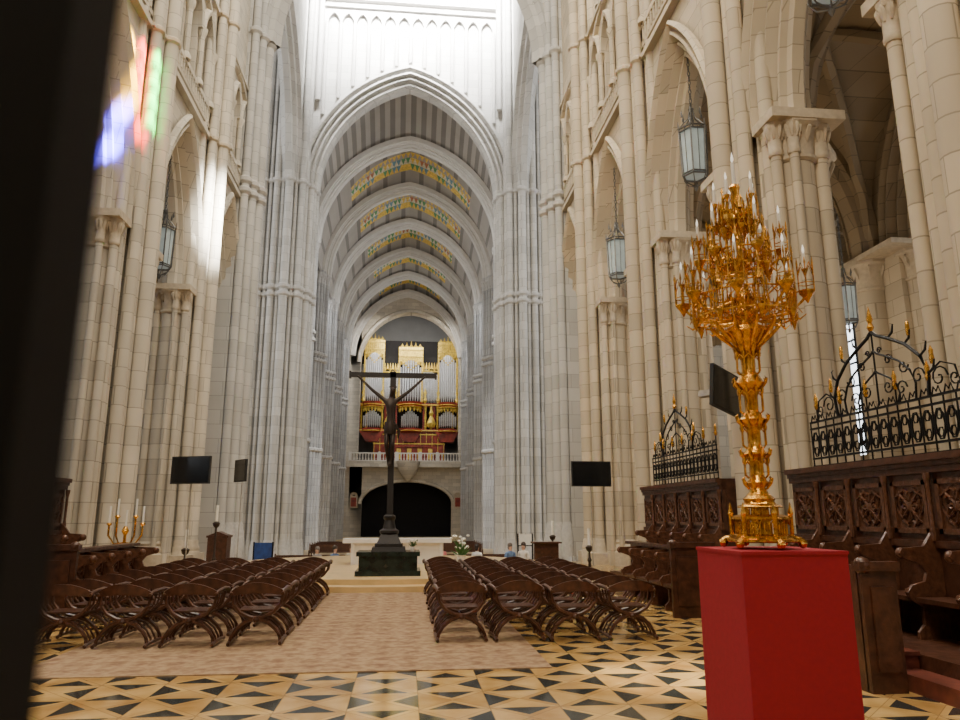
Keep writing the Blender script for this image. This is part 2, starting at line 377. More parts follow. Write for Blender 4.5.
# ---------------------------------------------------------------- crossing
def cross_pier(name,s,y,shafts,ztop,core,mt='cool',z0=0,lab=''):
    R=root(name,lab,'column',(0,0,0)); b=MB(); b.box(*core,z0,ztop)
    for x,yy,r,t in shafts: b.cyl(s*x,yy,z0,t,r,n=14)
    b.build('shaft',mt,R)
    for z in (15.9,16.4,24.0):
        b=MB()
        for x,yy,r,t in shafts:
            if z<t+.2: b.lathe([(r,z-.2),(r+.12,z-.08),(r+.12,z+.08),(r,z+.2)],(s*x,yy),12)
        b.box(core[0]-.05,core[1]+.05,core[2]-.05,core[3]+.05,z-.1,z+.1)
        b.build('ring_moulding','capc',R)
    b=MB()
    for x,yy,r,t in shafts: basec(b,s*x,yy,r,z0,1.6)
    b.build('base','capc',R)
    return R
for s in (-1,1):
    sh=[(7.15,30.9,.18,34),(6.95,31.4,.22,34),(6.8,32.0,.28,34),(6.95,32.6,.22,34),(7.2,33.05,.18,24),(7.35,33.5,.2,24),(7.8,33.8,.24,24),(8.35,33.8,.2,24),(8.9,33.7,.24,24)]
    cross_pier('crossing_pier',s,32,sh,46,(min(s*7.35,s*9.2),max(s*7.35,s*9.2),30.85,33.4),lab='massive grey clustered crossing pier with slender shafts')
    sh=[(6.45,48.6,.22,24),(6.55,48.05,.20,24),(6.7,47.55,.24,24),(6.95,47.1,.16,24),(7.15,46.75,.22,42),(7.55,46.65,.13,42),(7.95,46.35,.28,42),(8.4,46.65,.13,42),(8.8,46.6,.22,42),(9.25,46.85,.13,42),(9.7,46.8,.24,42),(10.2,47.0,.13,42),(10.65,46.9,.22,42),(11.1,47.1,.13,42),(11.6,47.0,.24,42)]
    cross_pier('crossing_pier',s,48,sh,42,(min(s*7.0,s*12.5),max(s*7.0,s*12.5),47.25,49.2),z0=-1.2,lab='bundle of slender pale grey shafts flanking the nave arch')
    b=MB(); P=PX(s*8.1,s)
    b.band(P,33.2,46.8,24,46,[(40,6.8,24,24.01,9.2)],-.6,.6); b.sweep(P,40,24,6.1,8.4,[(.95,-.62),(.9,-.8),(.7,-.8),(.6,-.55),(.35,-.5),(.25,-.25),(0,-.2),(0,.2),(.25,.25),(.7,.6)],18)
    struct(b.build('wall_transept_%s'%('left' if s<0 else 'right'),'cool'))
    b=MB(); b.box(min(s*7.6,s*9),max(s*7.6,s*9),30.4,32.0,20.8,40); struct(b.build('wall_corner_%s'%('left' if s<0 else 'right'),'cool',smooth=False))
b=MB(); b.band(PY(32),-8,8,24,46,[(0,6.9,24,24.01,9.2)],-.6,.6); b.sweep(PY(32),0,24,6.2,8.4,[(.9,-.62),(.7,-.8),(.55,-.5),(.3,-.45),(.2,-.2),(0,0),(.2,.2),(.7,.6)],18)
struct(b.build('wall_crossing_near','cool'))
b=MB(); b.box(-9,-4.5,32,48,46,46.4); b.box(4.5,9,32,48,46,46.4); b.box(-4.5,4.5,32,36,46,46.4); b.box(-4.5,4.5,45,48,46,46.4)  # unseen roof added to cut sky light on the crossing piers
struct(b.build('ceiling_crossing_blocker','cool',smooth=False))
b=MB(); P=PY(48)
b.band(P,-26,26,-1.2,46,[(0,7.1,-1.2,24,9.1)],-.6,.9,24)
mp=[(1.3,-.6),(1.3,-.85),(1.12,-.9),(1.0,-.78),(.96,-.6),(.90,-.6),(.86,-.75),(.74,-.75),(.70,-.5),(.64,-.36),(.58,-.36),(.55,-.52),(.44,-.52),(.40,-.28),(.33,-.12),(.26,-.12),(.24,-.26),(.12,-.24),(.08,0),(0,.1),(0,.7),(.2,.9),(.7,1.0)]
b.sweep(P,0,24,6.2,8.4,mp,30)
o=struct(b.build('wall_front','cool'))
b=MB()
ex=arch_off(6.2,8.4,1.5,40)
def exz(x):
    for (p,q),(r,w) in zip(ex,ex[1:]):
        if p<=x<=r: return 24+q+(w-q)*(x-p)/(r-p+1e-9)
    return 24
for i in range(-6,7):
    x=i*1.02
    b.cyl(x,47.25,exz(x),36.9,.14,n=8)
for i in range(-6,6):
    x=(i+.5)*1.02
    b.sweep(P,x,36.9,.42,.8,[(.0,-.6),(0,-.86),(.09,-.9),(.16,-.6)],6)
b.box(-6.7,6.7,47.2,47.4,38.3,38.5); b.box(-6.7,6.7,47.1,47.4,38.9,39.1)
for i in range(-10,11): b.box(i*.62-.06,i*.62+.06,47.15,47.4,39.2,44)
for s in (-1,1):
    b.cyl(s*6.5,47.1,30.5,46,.2,n=10); b.cyl(s*6.95,47.0,24,46,.2,n=10)
struct(b.build('trim_31','capc'))
# ---------------------------------------------------------------- nave
NB=8.67; NP=[48+NB*i for i in range(1,6)]
for s in (-1,1):
    for i,y in enumerate(NP):
        if i==0:
            R=root('nave_pier','slender clustered grey nave pier with ring mouldings','column',(s*8.4,y,-1.2),0 if s>0 else pi,'nave piers'); b=MB()
            b.box(-.4,1.0,-.9,.9,0,35)
            sh=((-1.0,0,.24),(-.8,.42,.15),(-.8,-.42,.15),(-.6,.8,.18),(-.6,-.8,.18),(-.4,1.1,.14),(-.4,-1.1,.14))
            for x,yy,r in sh: b.cyl(x,yy,0,25,r,n=12)
            b.build('shaft','coold',R)
            for z in (8.5,16.5,17.1):
                c=MB(); c.box(-.7,-.3,-1,1,z-.1,z+.1)
                for x,yy,r in sh: c.lathe([(r,z-.2),(r+.12,z-.08),(r+.12,z+.08),(r,z+.2)],(x,yy),10)
                c.build('ring_moulding','capc',R)
            c=MB(); c.box(-.7,-.3,-1,1,24,24.6)
            for x,yy,r in sh: capital(c,x,yy,24.6,r,.8,10)
            c.build('capital','capc',R)
        else: copyt(R,(s*8.4,y,-1.2))
    b=MB(); P=PX(s*8.9,s); bc=[48+NB*(i+.5) for i in range(6)]
    b.band(P,49,100,-1.2,14.5,[(y,2.9,-1.2,7.5,4.6) for y in bc],-.4,.6); b.band(P,49,100,14.5,19,[(y+k,.7,15.2,17,1.1) for y in bc for k in (-2,0,2)],-.4,.2)
    b.band(P,49,100,19,34,[(y,1.8,20.5,24.5,3) for y in bc],-.4,.6)
    for z in (14.5,19): b.box(s*8.5-.2,s*8.5+.2,49,100,z-.12,z+.12)
    struct(b.build('wall_nave_%s'%('left' if s<0 else 'right'),'coold'))
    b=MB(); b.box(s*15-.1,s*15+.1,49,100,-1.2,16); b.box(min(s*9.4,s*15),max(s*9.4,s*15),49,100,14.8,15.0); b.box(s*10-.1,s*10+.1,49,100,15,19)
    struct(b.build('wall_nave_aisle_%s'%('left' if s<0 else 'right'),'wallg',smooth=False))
for i,y in enumerate(NP+[99.3]):
    b=MB(); b.sweep(PY(y),0.1,23.4,7.1,8.7,[(1.0,-.6),(.6,-.6),(.56,-.46),(.48,-.44),(.45,-.3),(.3,-.32),(.25,-.2),(.1,-.2),(0,-.1),(0,.12),(.15,.2),(.25,.38),(.5,.42),(.55,.6),(1.0,.6)],20)
    struct(b.build('trim_%d'%(41+i),'rib'))
mats=['web','pg','py','pr','pb','pc','webg']
b=MB(); W=30; Lr=16
for k in range(6):
    y0=48+NB*k
    if k==0: y0+=.9
    y1=48+NB*(k+1); rows=[]
    for j in range(Lr+1):
        t=j/Lr; lift=2.6*math.sin(pi*t)**.8 if 0<t<1 else 0
        pts=arch_off(7.1,8.7,.85,W)
        rows.append([(x+.1,y0+(y1-y0)*t,23.4+z+lift*max(0,z/9.8)**1.5) for x,z in pts])
    m=len(rows[0])
    for j in range(Lr):
        for i in range(m-1):
            c=abs(i-(m-1)/2)/(m/2)
            A,B,C,D=rows[j][i],rows[j][i+1],rows[j+1][i+1],rows[j+1][i]
            if k>0 and (j in (11,12,13)) and c<.50-.03*k:
                mid2=tuple((C[q]+D[q])/2 for q in range(3))
                if j==11: cA,cB=2,0
                elif j==12: cA,cB=[1,2,4,1,2,3][(i//2+k)%6],5
                else: cA,cB=[1,4,2][(i//2)%3],2
                b.mi=cA; b.add([A,B,mid2],[(0,1,2)]); b.mi=cB; b.add([A,mid2,D],[(0,1,2)]); b.mi=cB; b.add([B,C,mid2],[(0,1,2)])
            else:
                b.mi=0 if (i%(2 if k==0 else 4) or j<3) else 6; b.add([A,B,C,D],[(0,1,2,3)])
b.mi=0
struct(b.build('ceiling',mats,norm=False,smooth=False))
EX=.6
b=MB(); P=PY(100)
b.band(P,-9,9,-1.2,8.4,[(EX-.1,6.1,-1.2,3.2,2.9)],0,1.5,14)
b.sweep(P,EX-.1,3.2,6.1,2.9,[(0,0),(0,-.15),(.35,-.2),(.45,0)],14)
b.band(P,-9,9,8.4,36,[(EX,6.9,8.4,22.6,7.4)],0,1.5,16)
b.sweep(P,EX,22.6,6.9,7.4,[(0,0),(0,-.3),(.4,-.35),(.6,0)],16)
struct(b.build('wall_end','stonel'))
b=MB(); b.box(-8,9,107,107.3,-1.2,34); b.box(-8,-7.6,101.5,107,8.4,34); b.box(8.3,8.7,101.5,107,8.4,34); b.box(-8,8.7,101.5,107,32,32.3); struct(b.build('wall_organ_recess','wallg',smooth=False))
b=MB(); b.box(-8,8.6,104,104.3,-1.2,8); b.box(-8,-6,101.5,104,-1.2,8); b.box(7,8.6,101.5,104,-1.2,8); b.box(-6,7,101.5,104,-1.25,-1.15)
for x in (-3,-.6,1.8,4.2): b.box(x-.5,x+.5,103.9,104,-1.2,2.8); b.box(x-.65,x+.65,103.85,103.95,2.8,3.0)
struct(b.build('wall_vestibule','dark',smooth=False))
b=MB(); b.box(-8.4,8.6,98.6,107,8.3,8.8); b.box(-8.4,8.6,98.5,98.7,8.0,8.35); b.lathe([(.3,6.2),(1.2,7.4),(1.5,8.3),(1.6,8.8)],(EX,98.6),12); struct(b.build('trim_51','stonel'))
R=root('gallery_balustrade','pale stone openwork balustrade along the organ gallery','balustrade',(EX,98.7,8.8))
b=MB(); b.box(-8,7.9,-.12,.12,1.0,1.15); b.box(-8,7.9,-.12,.12,0,.12)
for x in (-7.8,-3.9,-1.6,1.6,3.9,7.8): b.box(x-.18,x+.18,-.2,.2,0,1.25)
b.build('rail','white',R)
for i in range(40):
    x=-7.7+i*.395
    if i==0:
        b=MB(); b.lathe([(.07,.1),(.11,.3),(.06,.5),(.06,.7),(.1,.85),(.07,1.0)],(0,0),6); bal=b.build('baluster','white',R,(x,0,0))
    else:
        c=bal.copy(); COL.objects.link(c); c.location=(x,0,0)
for x in (-6.6,7.4):
    R=root('wall_relief','small framed bronze relief on the stone wall','relief',(x,99.9,2.6)); b=MB(); b.box(-.5,.5,-.1,.05,0,1.6); b.sweep(PY(0),0,1.6,.5,.5,[(0,-.1),(0,.05),(-.3,.05),(-.3,-.1)],6); b.build('frame','cap',R); b=MB(); b.box(-.35,.35,-.14,-.09,.2,1.4); b.build('relief_panel','orgred',R)
# ---------------------------------------------------------------- organ
R=root('pipe_organ','large organ with tin pipes, gilded crowns and red wood case','organ',(EX+.1,102.6,8.8))
b=MB(); b.box(-5.0,5.0,-.6,1.5,0,4.3); b.box(-7.0,7.0,-.9,1.5,4.3,4.7)
for x0,x1 in ((-6.9,-3.6),(3.6,6.9),(-1.6,1.6)): b.prism([(x0+.8,2.9),(x0,4.3),(x1,4.3),(x1-.8,2.9)],PY(0),-1.2,0)
b.box(-7.1,7.1,-.8,1.5,8.0,8.4)
for x in (-3.4,-3.0,3.0,3.4,-6.9,6.9,-2.0,2.0): b.box(x-.2,x+.2,-.5,.5,4.7,8.1)
for x,w in ((-5.3,1.35),(0,1.7),(5.3,1.35)):
    b.lathe([(w*.9,7.7),(w,8.1),(w*1.05,8.5)],(x,-.6),24)
    b.lathe([(w*.9,4.2),(w*1.02,4.35),(w*1.02,4.75)],(x,-.6),24)
b.box(-3.4,3.4,-1.7,-.5,0,2.2); b.box(-2.6,2.6,-2.0,-1.2,2.1,2.4)
b.build('case','orgred',R)
b=MB()
for i in range(13): x=-4.95+i*.81; b.box(x,x+.07,-.7,-.6,.4,4.2)
for i in range(5): x=-3.2+i*1.45; b.box(x,x+.6,-1.76,-1.7,.4,1.9)
for z in (1.2,2.6,3.9,4.45,8.1): b.box(-7.1 if z>4 else -5,7.1 if z>4 else 5,-.98 if z>4 else -.75,-.6,z,z+.14)
for x,w in ((-5.3,1.4),(0,1.75),(5.3,1.4)):
    for z in (8.1,4.4,7.75): b.lathe([(w*.98,z-.08),(w*1.05,z),(w*.98,z+.08)],(x,-.6),24)
    for q in range(9):
        a=pi+pi*q/8; b.lathe([(.05,7.1),(.16,7.4),(.06,7.7)],(x+w*.85*math.cos(a),-.6+w*.85*math.sin(a)),6)
for x in (-6.8,-6.1,-3.9,-3.0,-2.2,2.2,3.0,3.9,6.1,6.8):
    b.lathe([(.12,4.7),(.2,5.1),(.1,5.6),(.16,6.4),(.1,7.2),(.22,8)],(x,-.6),8)
for x in (-3,3):
    b.lathe([(.5,5.0),(.7,5.5),(.2,6.6),(.35,7.0),(.1,7.6),(.02,8.4)],(x,-.9),8)
for x in (-6.6,-4.0,-2.1,2.1,4.0,6.6): b.lathe([(.1,8.4),(.3,8.8),(.12,9.4),(.25,9.9),(.02,10.6)],(x,-.7),8)
b.build('gilded_carving','goldp',R)
b=MB()
for x,w,t in ((-5.2,1.3,17.4),(0,1.6,16.4),(5.3,1.3,17.2)):
    for k in range(-4,5): b.box(x+k*w/4.5-.09,x+k*w/4.5+.09,-1.05,-.75,t-3.2+.3*abs(k),t); b.sphere((x+k*w/4.5,-1.05,t-3.2+.3*abs(k)),.16,6)
    b.box(x-w,x+w,-.7,-.4,t-2.4,t)
    b.box(x-w-.15,x+w+.15,-1.15,-.4,t-.3,t+.1); b.box(x-w-.1,x+w+.1,-1.12,-.4,t-1.3,t-1.15); b.box(x-w-.14,x-w+.08,-.9,-.4,8.4,t); b.box(x+w-.08,x+w+.14,-.9,-.4,8.4,t)
    for k in (-.8,-.4,0,.4,.8): b.lathe([(.2,t),(.28,t+.3),(.1,t+.5),(.02,t+1.1-.5*abs(k))],(x+k*w,-.7),6)
for x0,x1,t in ((-3.85,-1.65,13.2),(1.65,3.95,13.4)):
    for k in range(6): x=x0+(x1-x0)*(k+.5)/6; b.lathe([(.1,t-.2+.2*(k%2)),(.2,t+.1),(.02,t+1.0)],(x,-.62),6)
    b.box(x0,x1,-.7,-.5,t-.4,t-.2)
b.build('tower_crown','goldp',R)
b=MB(); b.box(-7.0,7.0,.3,1.5,4.6,15.4); b.box(-6.9,6.9,1.5,1.7,8.2,18); b.build('back_case','orgdark',R)
def pipe(x,z0,z1,r,y=-.9):
    b=MB(); b.lathe([(r*.25,z0),(r,z0+(z1-z0)*.15),(r,z1)],(0,0),10); return b,(x,y,0)
ps=[]
for x,w,t in ((-5.2,1.12,15.2),(0,1.42,14.2),(5.3,1.12,15.0)):
    for k in range(9):
        f=-1+2*k/8; ps.append((x+f*w,8.5,t-1.0*(f*f)+.4,.145,-1.0+.3*f*f))
for x0,x1,h0,h1 in ((-3.8,-1.7,12.6,13.4),(1.75,3.9,13.6,12.6)):
    for k in range(11): f=k/10; ps.append((x0+(x1-x0)*f,8.5,h0+(h1-h0)*f,.098,-.5))
for k in range(2): ps.append((-6.8+k*.18,8.5,14-k*.4,.1,-.45)); ps.append((6.85-k*.18,8.5,14-k*.4,.1,-.45))
for xc in (-5.3,5.3,0):
    for k in range(9): ps.append((xc-1.1+.275*k,4.9,7.5-abs(k-4)*.25,.115,-1.4+.05*abs(k-4)))
for (x,z0,z1,r,y) in ps:
    b,l=pipe(x,z0,z1,r,y); b.build('organ_pipe','pipe',R,l)
# ---------------------------------------------------------------- altar platform, cross
R=root('altar_platform','low curved yellow marble altar platform with two steps','platform',(-.2,22.5,0))
b=MB(); b.lathe([(5.5,0),(5.5,.12),(5.42,.13)],n=64); b.build('lower_step','ymarb',R)
b=MB(); b.lathe([(5.1,.13),(5.1,.25),(5.02,.27)],n=64); b.build('upper_step','ymarb',R)
R=root('crucifix','tall black wooden crucifix with bronze figure on marble pedestal','crucifix',(-.08,18.6,.27))
b=MB(); b.box(-.78,.78,-.6,.6,0,.12); b.box(-.70,.70,-.52,.52,.12,.46); b.box(-.76,.76,-.58,.58,.46,.56); b.box(-.55,.55,-.54,-.52,.18,.40); b.build('marble_pedestal','greenm',R)
b=MB(); b.frus((0,0),.56,.66,.42,.36,.40,.34); b.frus((0,0),.66,.74,.34,.30,.34,.30); b.frus((0,0),.74,.96,.30,.26,.20,.18); b.lathe([(.2,.96),(.24,1.0),(.24,1.05),(.16,1.1),(.12,1.3),(.15,1.34),(.15,1.4),(.1,1.44)],n=12); b.build('stepped_foot','crossw',R)
b=MB(); b.box(-.075,.075,-.06,.06,1.3,5.08); b.box(-1.1,1.1,-.06,.06,4.93,5.05); b.box(-1.13,-1.08,-.08,.08,4.9,5.08); b.box(1.08,1.13,-.08,.08,4.9,5.08); b.build('cross_beams','crossw',R)
def skin_fig(name,pts,edges,rad,mats,parent,loc=(0,0,0),rot=0,matfn=None,rootv=0):
    me=bpy.data.meshes.new(name); me.from_pydata(pts,edges,[]); o=bpy.data.objects.new(name,me); COL.objects.link(o)
    md=o.modifiers.new('skin','SKIN'); md.use_smooth_shade=True
    if not me.skin_vertices:
        bm=bmesh.new(); bm.from_mesh(me); bm.verts.layers.skin.verify(); bm.to_mesh(me); bm.free()
    for i,r in enumerate(rad):
        rr=r if isinstance(r,tuple) else (r,r); me.skin_vertices[0].data[i].radius=rr
        me.skin_vertices[0].data[i].use_root=(i==rootv)
    sb=o.modifiers.new('sub','SUBSURF'); sb.levels=1; sb.render_levels=1
    dg=bpy.context.evaluated_depsgraph_get(); dg.update()
    nm=bpy.data.meshes.new_from_object(o.evaluated_get(dg)); o.modifiers.clear(); o.data=nm
    nm.materials.clear()
    for m in mats: nm.materials.append(M[m] if isinstance(m,str) else m)
    if matfn:
        for p in nm.polygons: p.material_index=matfn(p.center)
    for p in nm.polygons: p.use_smooth=True
    o.location=loc; o.rotation_euler[2]=rot
    if parent: o.parent=parent; KIDS.setdefault(parent.name,[]).append(o)
    return o
DZ=.12
cp=[(0,-.16,3.55),(0,-.17,3.8),(0,-.16,4.1),(0,-.16,4.28),(.04,-.22,4.40),(.05,-.24,4.52),
 (-.17,-.15,4.2),(-.48,-.14,4.45),(-.80,-.12,4.76),(-.88,-.12,4.83),(.17,-.15,4.2),(.48,-.14,4.45),(.80,-.12,4.76),(.88,-.12,4.83),
 (-.08,-.17,3.45),(-.09,-.3,3.05),(-.03,-.17,2.62),(-.01,-.22,2.5),(.08,-.17,3.45),(.07,-.3,3.05),(.03,-.19,2.66),(.02,-.25,2.52)]
cp=[(x-.04,y,z+DZ) for x,y,z in cp]
ce=[(0,1),(1,2),(2,3),(3,4),(4,5),(2,6),(6,7),(7,8),(8,9),(2,10),(10,11),(11,12),(12,13),(0,14),(14,15),(15,16),(16,17),(0,18),(18,19),(19,20),(20,21)]
cr=[.11,.10,.125,.05,.085,.075,.06,.042,.03,.028,.06,.042,.03,.028,.075,.055,.036,.03,.075,.055,.036,.03]
skin_fig('crucified_figure',cp,ce,cr,['bronze'],R)
b=MB(); b.lathe([(.14,3.3+DZ),(.165,3.45+DZ),(.14,3.62+DZ)],(-.04,-.17),12); b.tube([(.10,-.25,3.55+DZ),(.18,-.27,3.4+DZ),(.17,-.25,3.2+DZ)],[.04,.05,.02],6); b.build('loincloth','bronze',R)
b=MB(); b.tube([(.01+.09*math.cos(a*pi/5),-.24+.09*math.sin(a*pi/5),4.52+DZ) for a in range(10)],.014,4,True)
b.build('thorn_crown','bronze',R)
R=root('altar_table','white marble altar table with column front','altar',(.1,22.6,.27))
b=MB(); b.box(-1.6,1.6,-.55,.55,.62,.74); b.build('table_top','white',R)
b=MB(); b.box(-1.35,1.35,-.42,.42,0,.62)
for x in (-1.3,-.4,.4,1.3): b.cyl(x,-.44,.0,.62,.06,n=8)
b.build('body','white',R)
def flowers(loc,sc,label):
    R=root('flower_arrangement',label,'flowers',loc)
    b=MB(); b.lathe([(.1*sc,0),(.16*sc,.12*sc),(.12*sc,.3*sc),(.17*sc,.36*sc)],n=12); b.build('vase','white',R)
    b=MB()
    for i in range(26):
        a=random.uniform(0,2*pi); r=random.uniform(.1,.4)*sc; z=random.uniform(.45,.85)*sc
        b.tube([(0,0,.3*sc),(r*.5*math.cos(a),r*.5*math.sin(a),z*.8),(r*math.cos(a),r*math.sin(a),z)],[.012,.03*sc,.005],5)
    b.build('foliage','leaf',R)
    b=MB()
    for i in range(22):
        a=random.uniform(0,2*pi); r=random.uniform(.05,.38)*sc; z=random.uniform(.55,.95)*sc; b.sphere((r*math.cos(a),r*math.sin(a),z),.055*sc,8,(1,1,.7))
    b.build('blossoms','flower',R)
flowers((1.9,21.0,.27),.9,'white flower arrangement in a vase beside the altar')
flowers((.50,18.2,.83),.35,'small white flowers at the foot of the crucifix')
# ---------------------------------------------------------------- rug
b=MB(); b.box(-3.9,2.0,8.6,16.9,0,.012); tag(b.build('carpet','rug',smooth=False),'large faded tan patterned carpet running to the altar steps','carpet')
# ---------------------------------------------------------------- chairs
def make_chair():
    R=root('folding_armchair','dark wooden curule armchair with crossed curved legs','chair',(0,0,0),0,'rows of wooden curule armchairs')
    Sx=[(-.33,.03),(-.315,.10),(-.26,.20),(-.16,.285),(-.04,.33),(.10,.36),(.22,.42),(.30,.52),(.33,.66)]
    rr=[.024,.024,.026,.028,.030,.028,.026,.024,.022]
    for y in (-.22,.22):
        for s in (-1,1):
            b=MB(); b.tube([(s*x,y,z) for x,z in Sx],rr,6); b.build('leg','chair',R)
    b=MB()
    for y in (-.07,.07):
        for s in (-1,1): b.tube([(s*x,y+s*.015,z) for x,z in Sx],.014,5)
    b.tube([(0,-.28,.335),(0,.28,.335)],.016,6)
    b.sphere((0,-.26,.335),.045,8); b.build('slatted_frame','chair',R)
    for s in (-1,1):
        b=MB(); b.tube([(s*.33,-.30,.03),(s*.33,-.24,.05),(s*.33,0,.055),(s*.33,.24,.05),(s*.33,.32,.03)],[.024]*5,6); b.build('foot_rail','chair',R)
        b=MB(); b.tube([(s*.33,-.28,.66),(s*.335,-.2,.69),(s*.34,-.05,.70),(s*.345,.18,.70),(s*.35,.29,.68),(s*.35,.32,.63)],[.022,.024,.026,.030,.036,.024],8); b.build('armrest','chair',R)
    b=MB(); n=14; v=[];f=[]
    for i in range(n+1):
        t=-1+2*i/n; x=.335*t; y=-.26-.09*(1-t*t); zt=.70+.11*max(0,math.cos(t*pi/2))**.8; zb=.635+.035*(1-t*t)
        v+=[(x,y,zb),(x,y,zt),(x,y+.025,zt),(x,y+.025,zb)]
    for i in range(n):
        for j in range(4): f.append((i*4+j,i*4+(j+1)%4,i*4+4+(j+1)%4,i*4+4+j))
    f+=[(0,1,2,3),tuple(n*4+j for j in range(4))]; b.add(v,f); b.build('backrest','chair',R)
    b=MB()
    for i in range(6): b.box(-.24,.24,-.21+i*.072,-.21+i*.072+.05,.435,.452)
    b.box(-.25,-.22,-.22,.22,.42,.437); b.box(.22,.25,-.22,.22,.42,.437); b.build('seat','chair',R)
    return R
ch=make_chair(); first=True
for r in range(8):
    y=10.55+r*.86
    for xs in ([-1.65-.82*k for k in range(5)],[1.11+.79*k for k in range(4)]):
        for x in xs:
            if x<-4.6 : continue
            l=(x+random.uniform(-.02,.02),y+random.uniform(-.03,.03),.013 if -4.3<x<2.4 and y<17.1 else 0); a=random.uniform(-.06,.06)
            if first: ch.location=l; ch.rotation_euler[2]=a; first=False
            else: copyt(ch,l,a)
# ---------------------------------------------------------------- choir stalls
def make_stall(high):
    W=.80
    R=root('choir_stall' if high else 'lower_choir_stall','carved dark walnut choir stall with tall panelled back' if high else 'low dark walnut choir stall with curved dividers','choir stall',(0,0,0),0,'upper row of choir stalls' if high else 'lower row of choir stalls')
    H=2.12 if high else 1.12
    b=MB(); b.box(.5,.58,0,W,0,H)
    if high: b.box(.38,.60,0,W,H-.08,H); b.box(.42,.6,0,W,H-.14,H-.08); b.box(.45,.6,0,W,H-.22,H-.14); b.box(.44,.6,0,W,1.02,1.1)
    else: b.box(.38,.62,0,W,H-.06,H)
    b.build('back','stall',R)
    b=MB()
    z0,z1=(1.18,1.82) if high else (.58,.98)
    b.box(.49,.505,.1,W-.1,z0,z1)
    for (a,c,d,e) in ((.08,.14,z0,z1),(W-.14,W-.08,z0,z1),(.08,W-.08,z0,z0+.06),(.08,W-.08,z1-.06,z1)): b.box(.46,.5,a,c,d,e)
    zc=(z0+z1)/2; rr=min(.2,(z1-z0)*.36)
    for k in range(4):
        a=pi/4+k*pi/2; cy=W/2+rr*.62*math.cos(a); cz=zc+rr*.62*math.sin(a)
        b.tube([(.48,cy+rr*.45*math.cos(q*pi/4),cz+rr*.6*math.sin(q*pi/4)) for q in range(8)],.02,5,True)
        b.tube([(.475,W/2+.04*math.cos(a),zc+.04*math.sin(a)),(.465,W/2+.2*math.cos(a),zc+.2*math.sin(a)),(.48,W/2+.27*math.cos(a),zc+.27*math.sin(a))],[.02,.014,.006],5)
        b.sphere((.475,cy,cz),.03,6)
    b.sphere((.48,W/2,zc),.07,8,(.5,1,1))
    for q in (-1,1): b.tube([(.47,W/2+q*.05,z0+.08),(.47,W/2+q*.22,zc-.05),(.47,W/2+q*.25,zc+.12),(.47,W/2+q*.08,z1-.1)],.014,4)
    if high:
        b.lathe([(.03,1.1),(.04,1.2),(.025,1.3),(.025,1.75),(.045,1.85),(.045,1.9)],(.44,0),8)
    b.build('carved_panel','stallr',R)
    b=MB(); b.box(.08,.50,.04,W-.04,.42,.47); b.build('seat','stall',R)
    poly=[(.5,0),(.12,0),(.12,.08),(.2,.16),(.2,.36),(.06,.44),(.03,.52),(.1,.60),(.26,.64),(.30,.74),(.22,.84),(.04,.90),(-.02,.96),(.02,1.02),(.5,1.04)]
    if high: poly=poly[:-1]+[(.3,1.04),(.42,1.2),(.5,1.25)]
    b=MB(); b.prism(poly,lambda u,w,d:(u,d,w),0,.05)
    b.sphere((.03,.05,.96),.07,10,(1,.7,1)); b.sphere((.08,.05,.52),.055,8,(1,.8,1))
    b.build('divider','stallr',R)
    return R
hi=make_stall(True); lo=make_stall(False)
hf=lf=True
for s in (-1,1):
    segs=((6.6,11.4),(14.1,18.9)) if s>0 else ((6.6,11.4),(14.1,15.7))
    for y0,y1 in segs:
        b=MB(); b.box(min(s*5.6,s*6.7),max(s*5.6,s*6.7),y0,y1,0,.3); tag(b.build('stall_platform','stall',smooth=False),'raised dark wooden platform under the choir stalls','platform')
        b=MB(); b.box(min(s*6.69,s*6.9),max(s*6.69,s*6.9),y0,y1,0,2.42); struct(b.build('wall_dado_%s'%('left' if s<0 else 'right'),'stall',smooth=False))
    ys=[y0+.8*i for y0,y1 in segs for i in range(int(round((y1-y0)/.8)))]
    for y in ys:
        l=(s*6.1,y if s>0 else y+.8,.3)
        if hf: hi.location=l; hi.rotation_euler[2]=0 if s>0 else pi; hf=False
        else: copyt(hi,l,0 if s>0 else pi)
    for y in [8.0+.8*i for i in range(4)]+[12.6+.8*i for i in range(5)]:
        l=(s*4.95,y if s>0 else y+.8,0)
        if lf: lo.location=l; lo.rotation_euler[2]=0 if s>0 else pi; lf=False
        else: copyt(lo,l,0 if s>0 else pi)
    for y in (7.14,12.44):
        b=MB(); x0,x1=(4.85,5.22) if y<8 else (4.85,5.6)
        b.box(min(s*x0,s*x1),max(s*x0,s*x1),y-.06,y+.02,0,1.2); b.box(min(s*(x0-.03),s*(x1+.03)),max(s*(x0-.03),s*(x1+.03)),y-.1,y+.04,1.15,1.24)
        if y<8: b.box(min(s*x0,s*(x0+.06)),max(s*x0,s*(x0+.06)),y,y+.85,0,1.2)
        b.box(min(s*(x0+.08),s*(x1-.05)),max(s*(x0+.08),s*(x1-.05)),y-.085,y-.06,.2,1.0); b.sphere((s*(x0+.05),y-.02,1.2),.09,10)
        tag(b.build('stall_end_panel','stall'),'dark walnut end panel closing a row of stalls','panel')
R=root('wooden_steps','reddish wooden steps leading up to the choir stalls','steps',(0,0,0))
b=MB(); b.box(5.28,6.15,6.2,6.58,0,.16); b.box(5.28,5.59,6.58,7.4,0,.16); b.build('lower_tread','redcar',R,smooth=False)
b=MB(); b.box(5.28,5.59,7.4,7.97,0,.32); b.box(5.26,5.59,7.37,7.97,.29,.33); b.build('upper_tread','redcar',R,smooth=False)
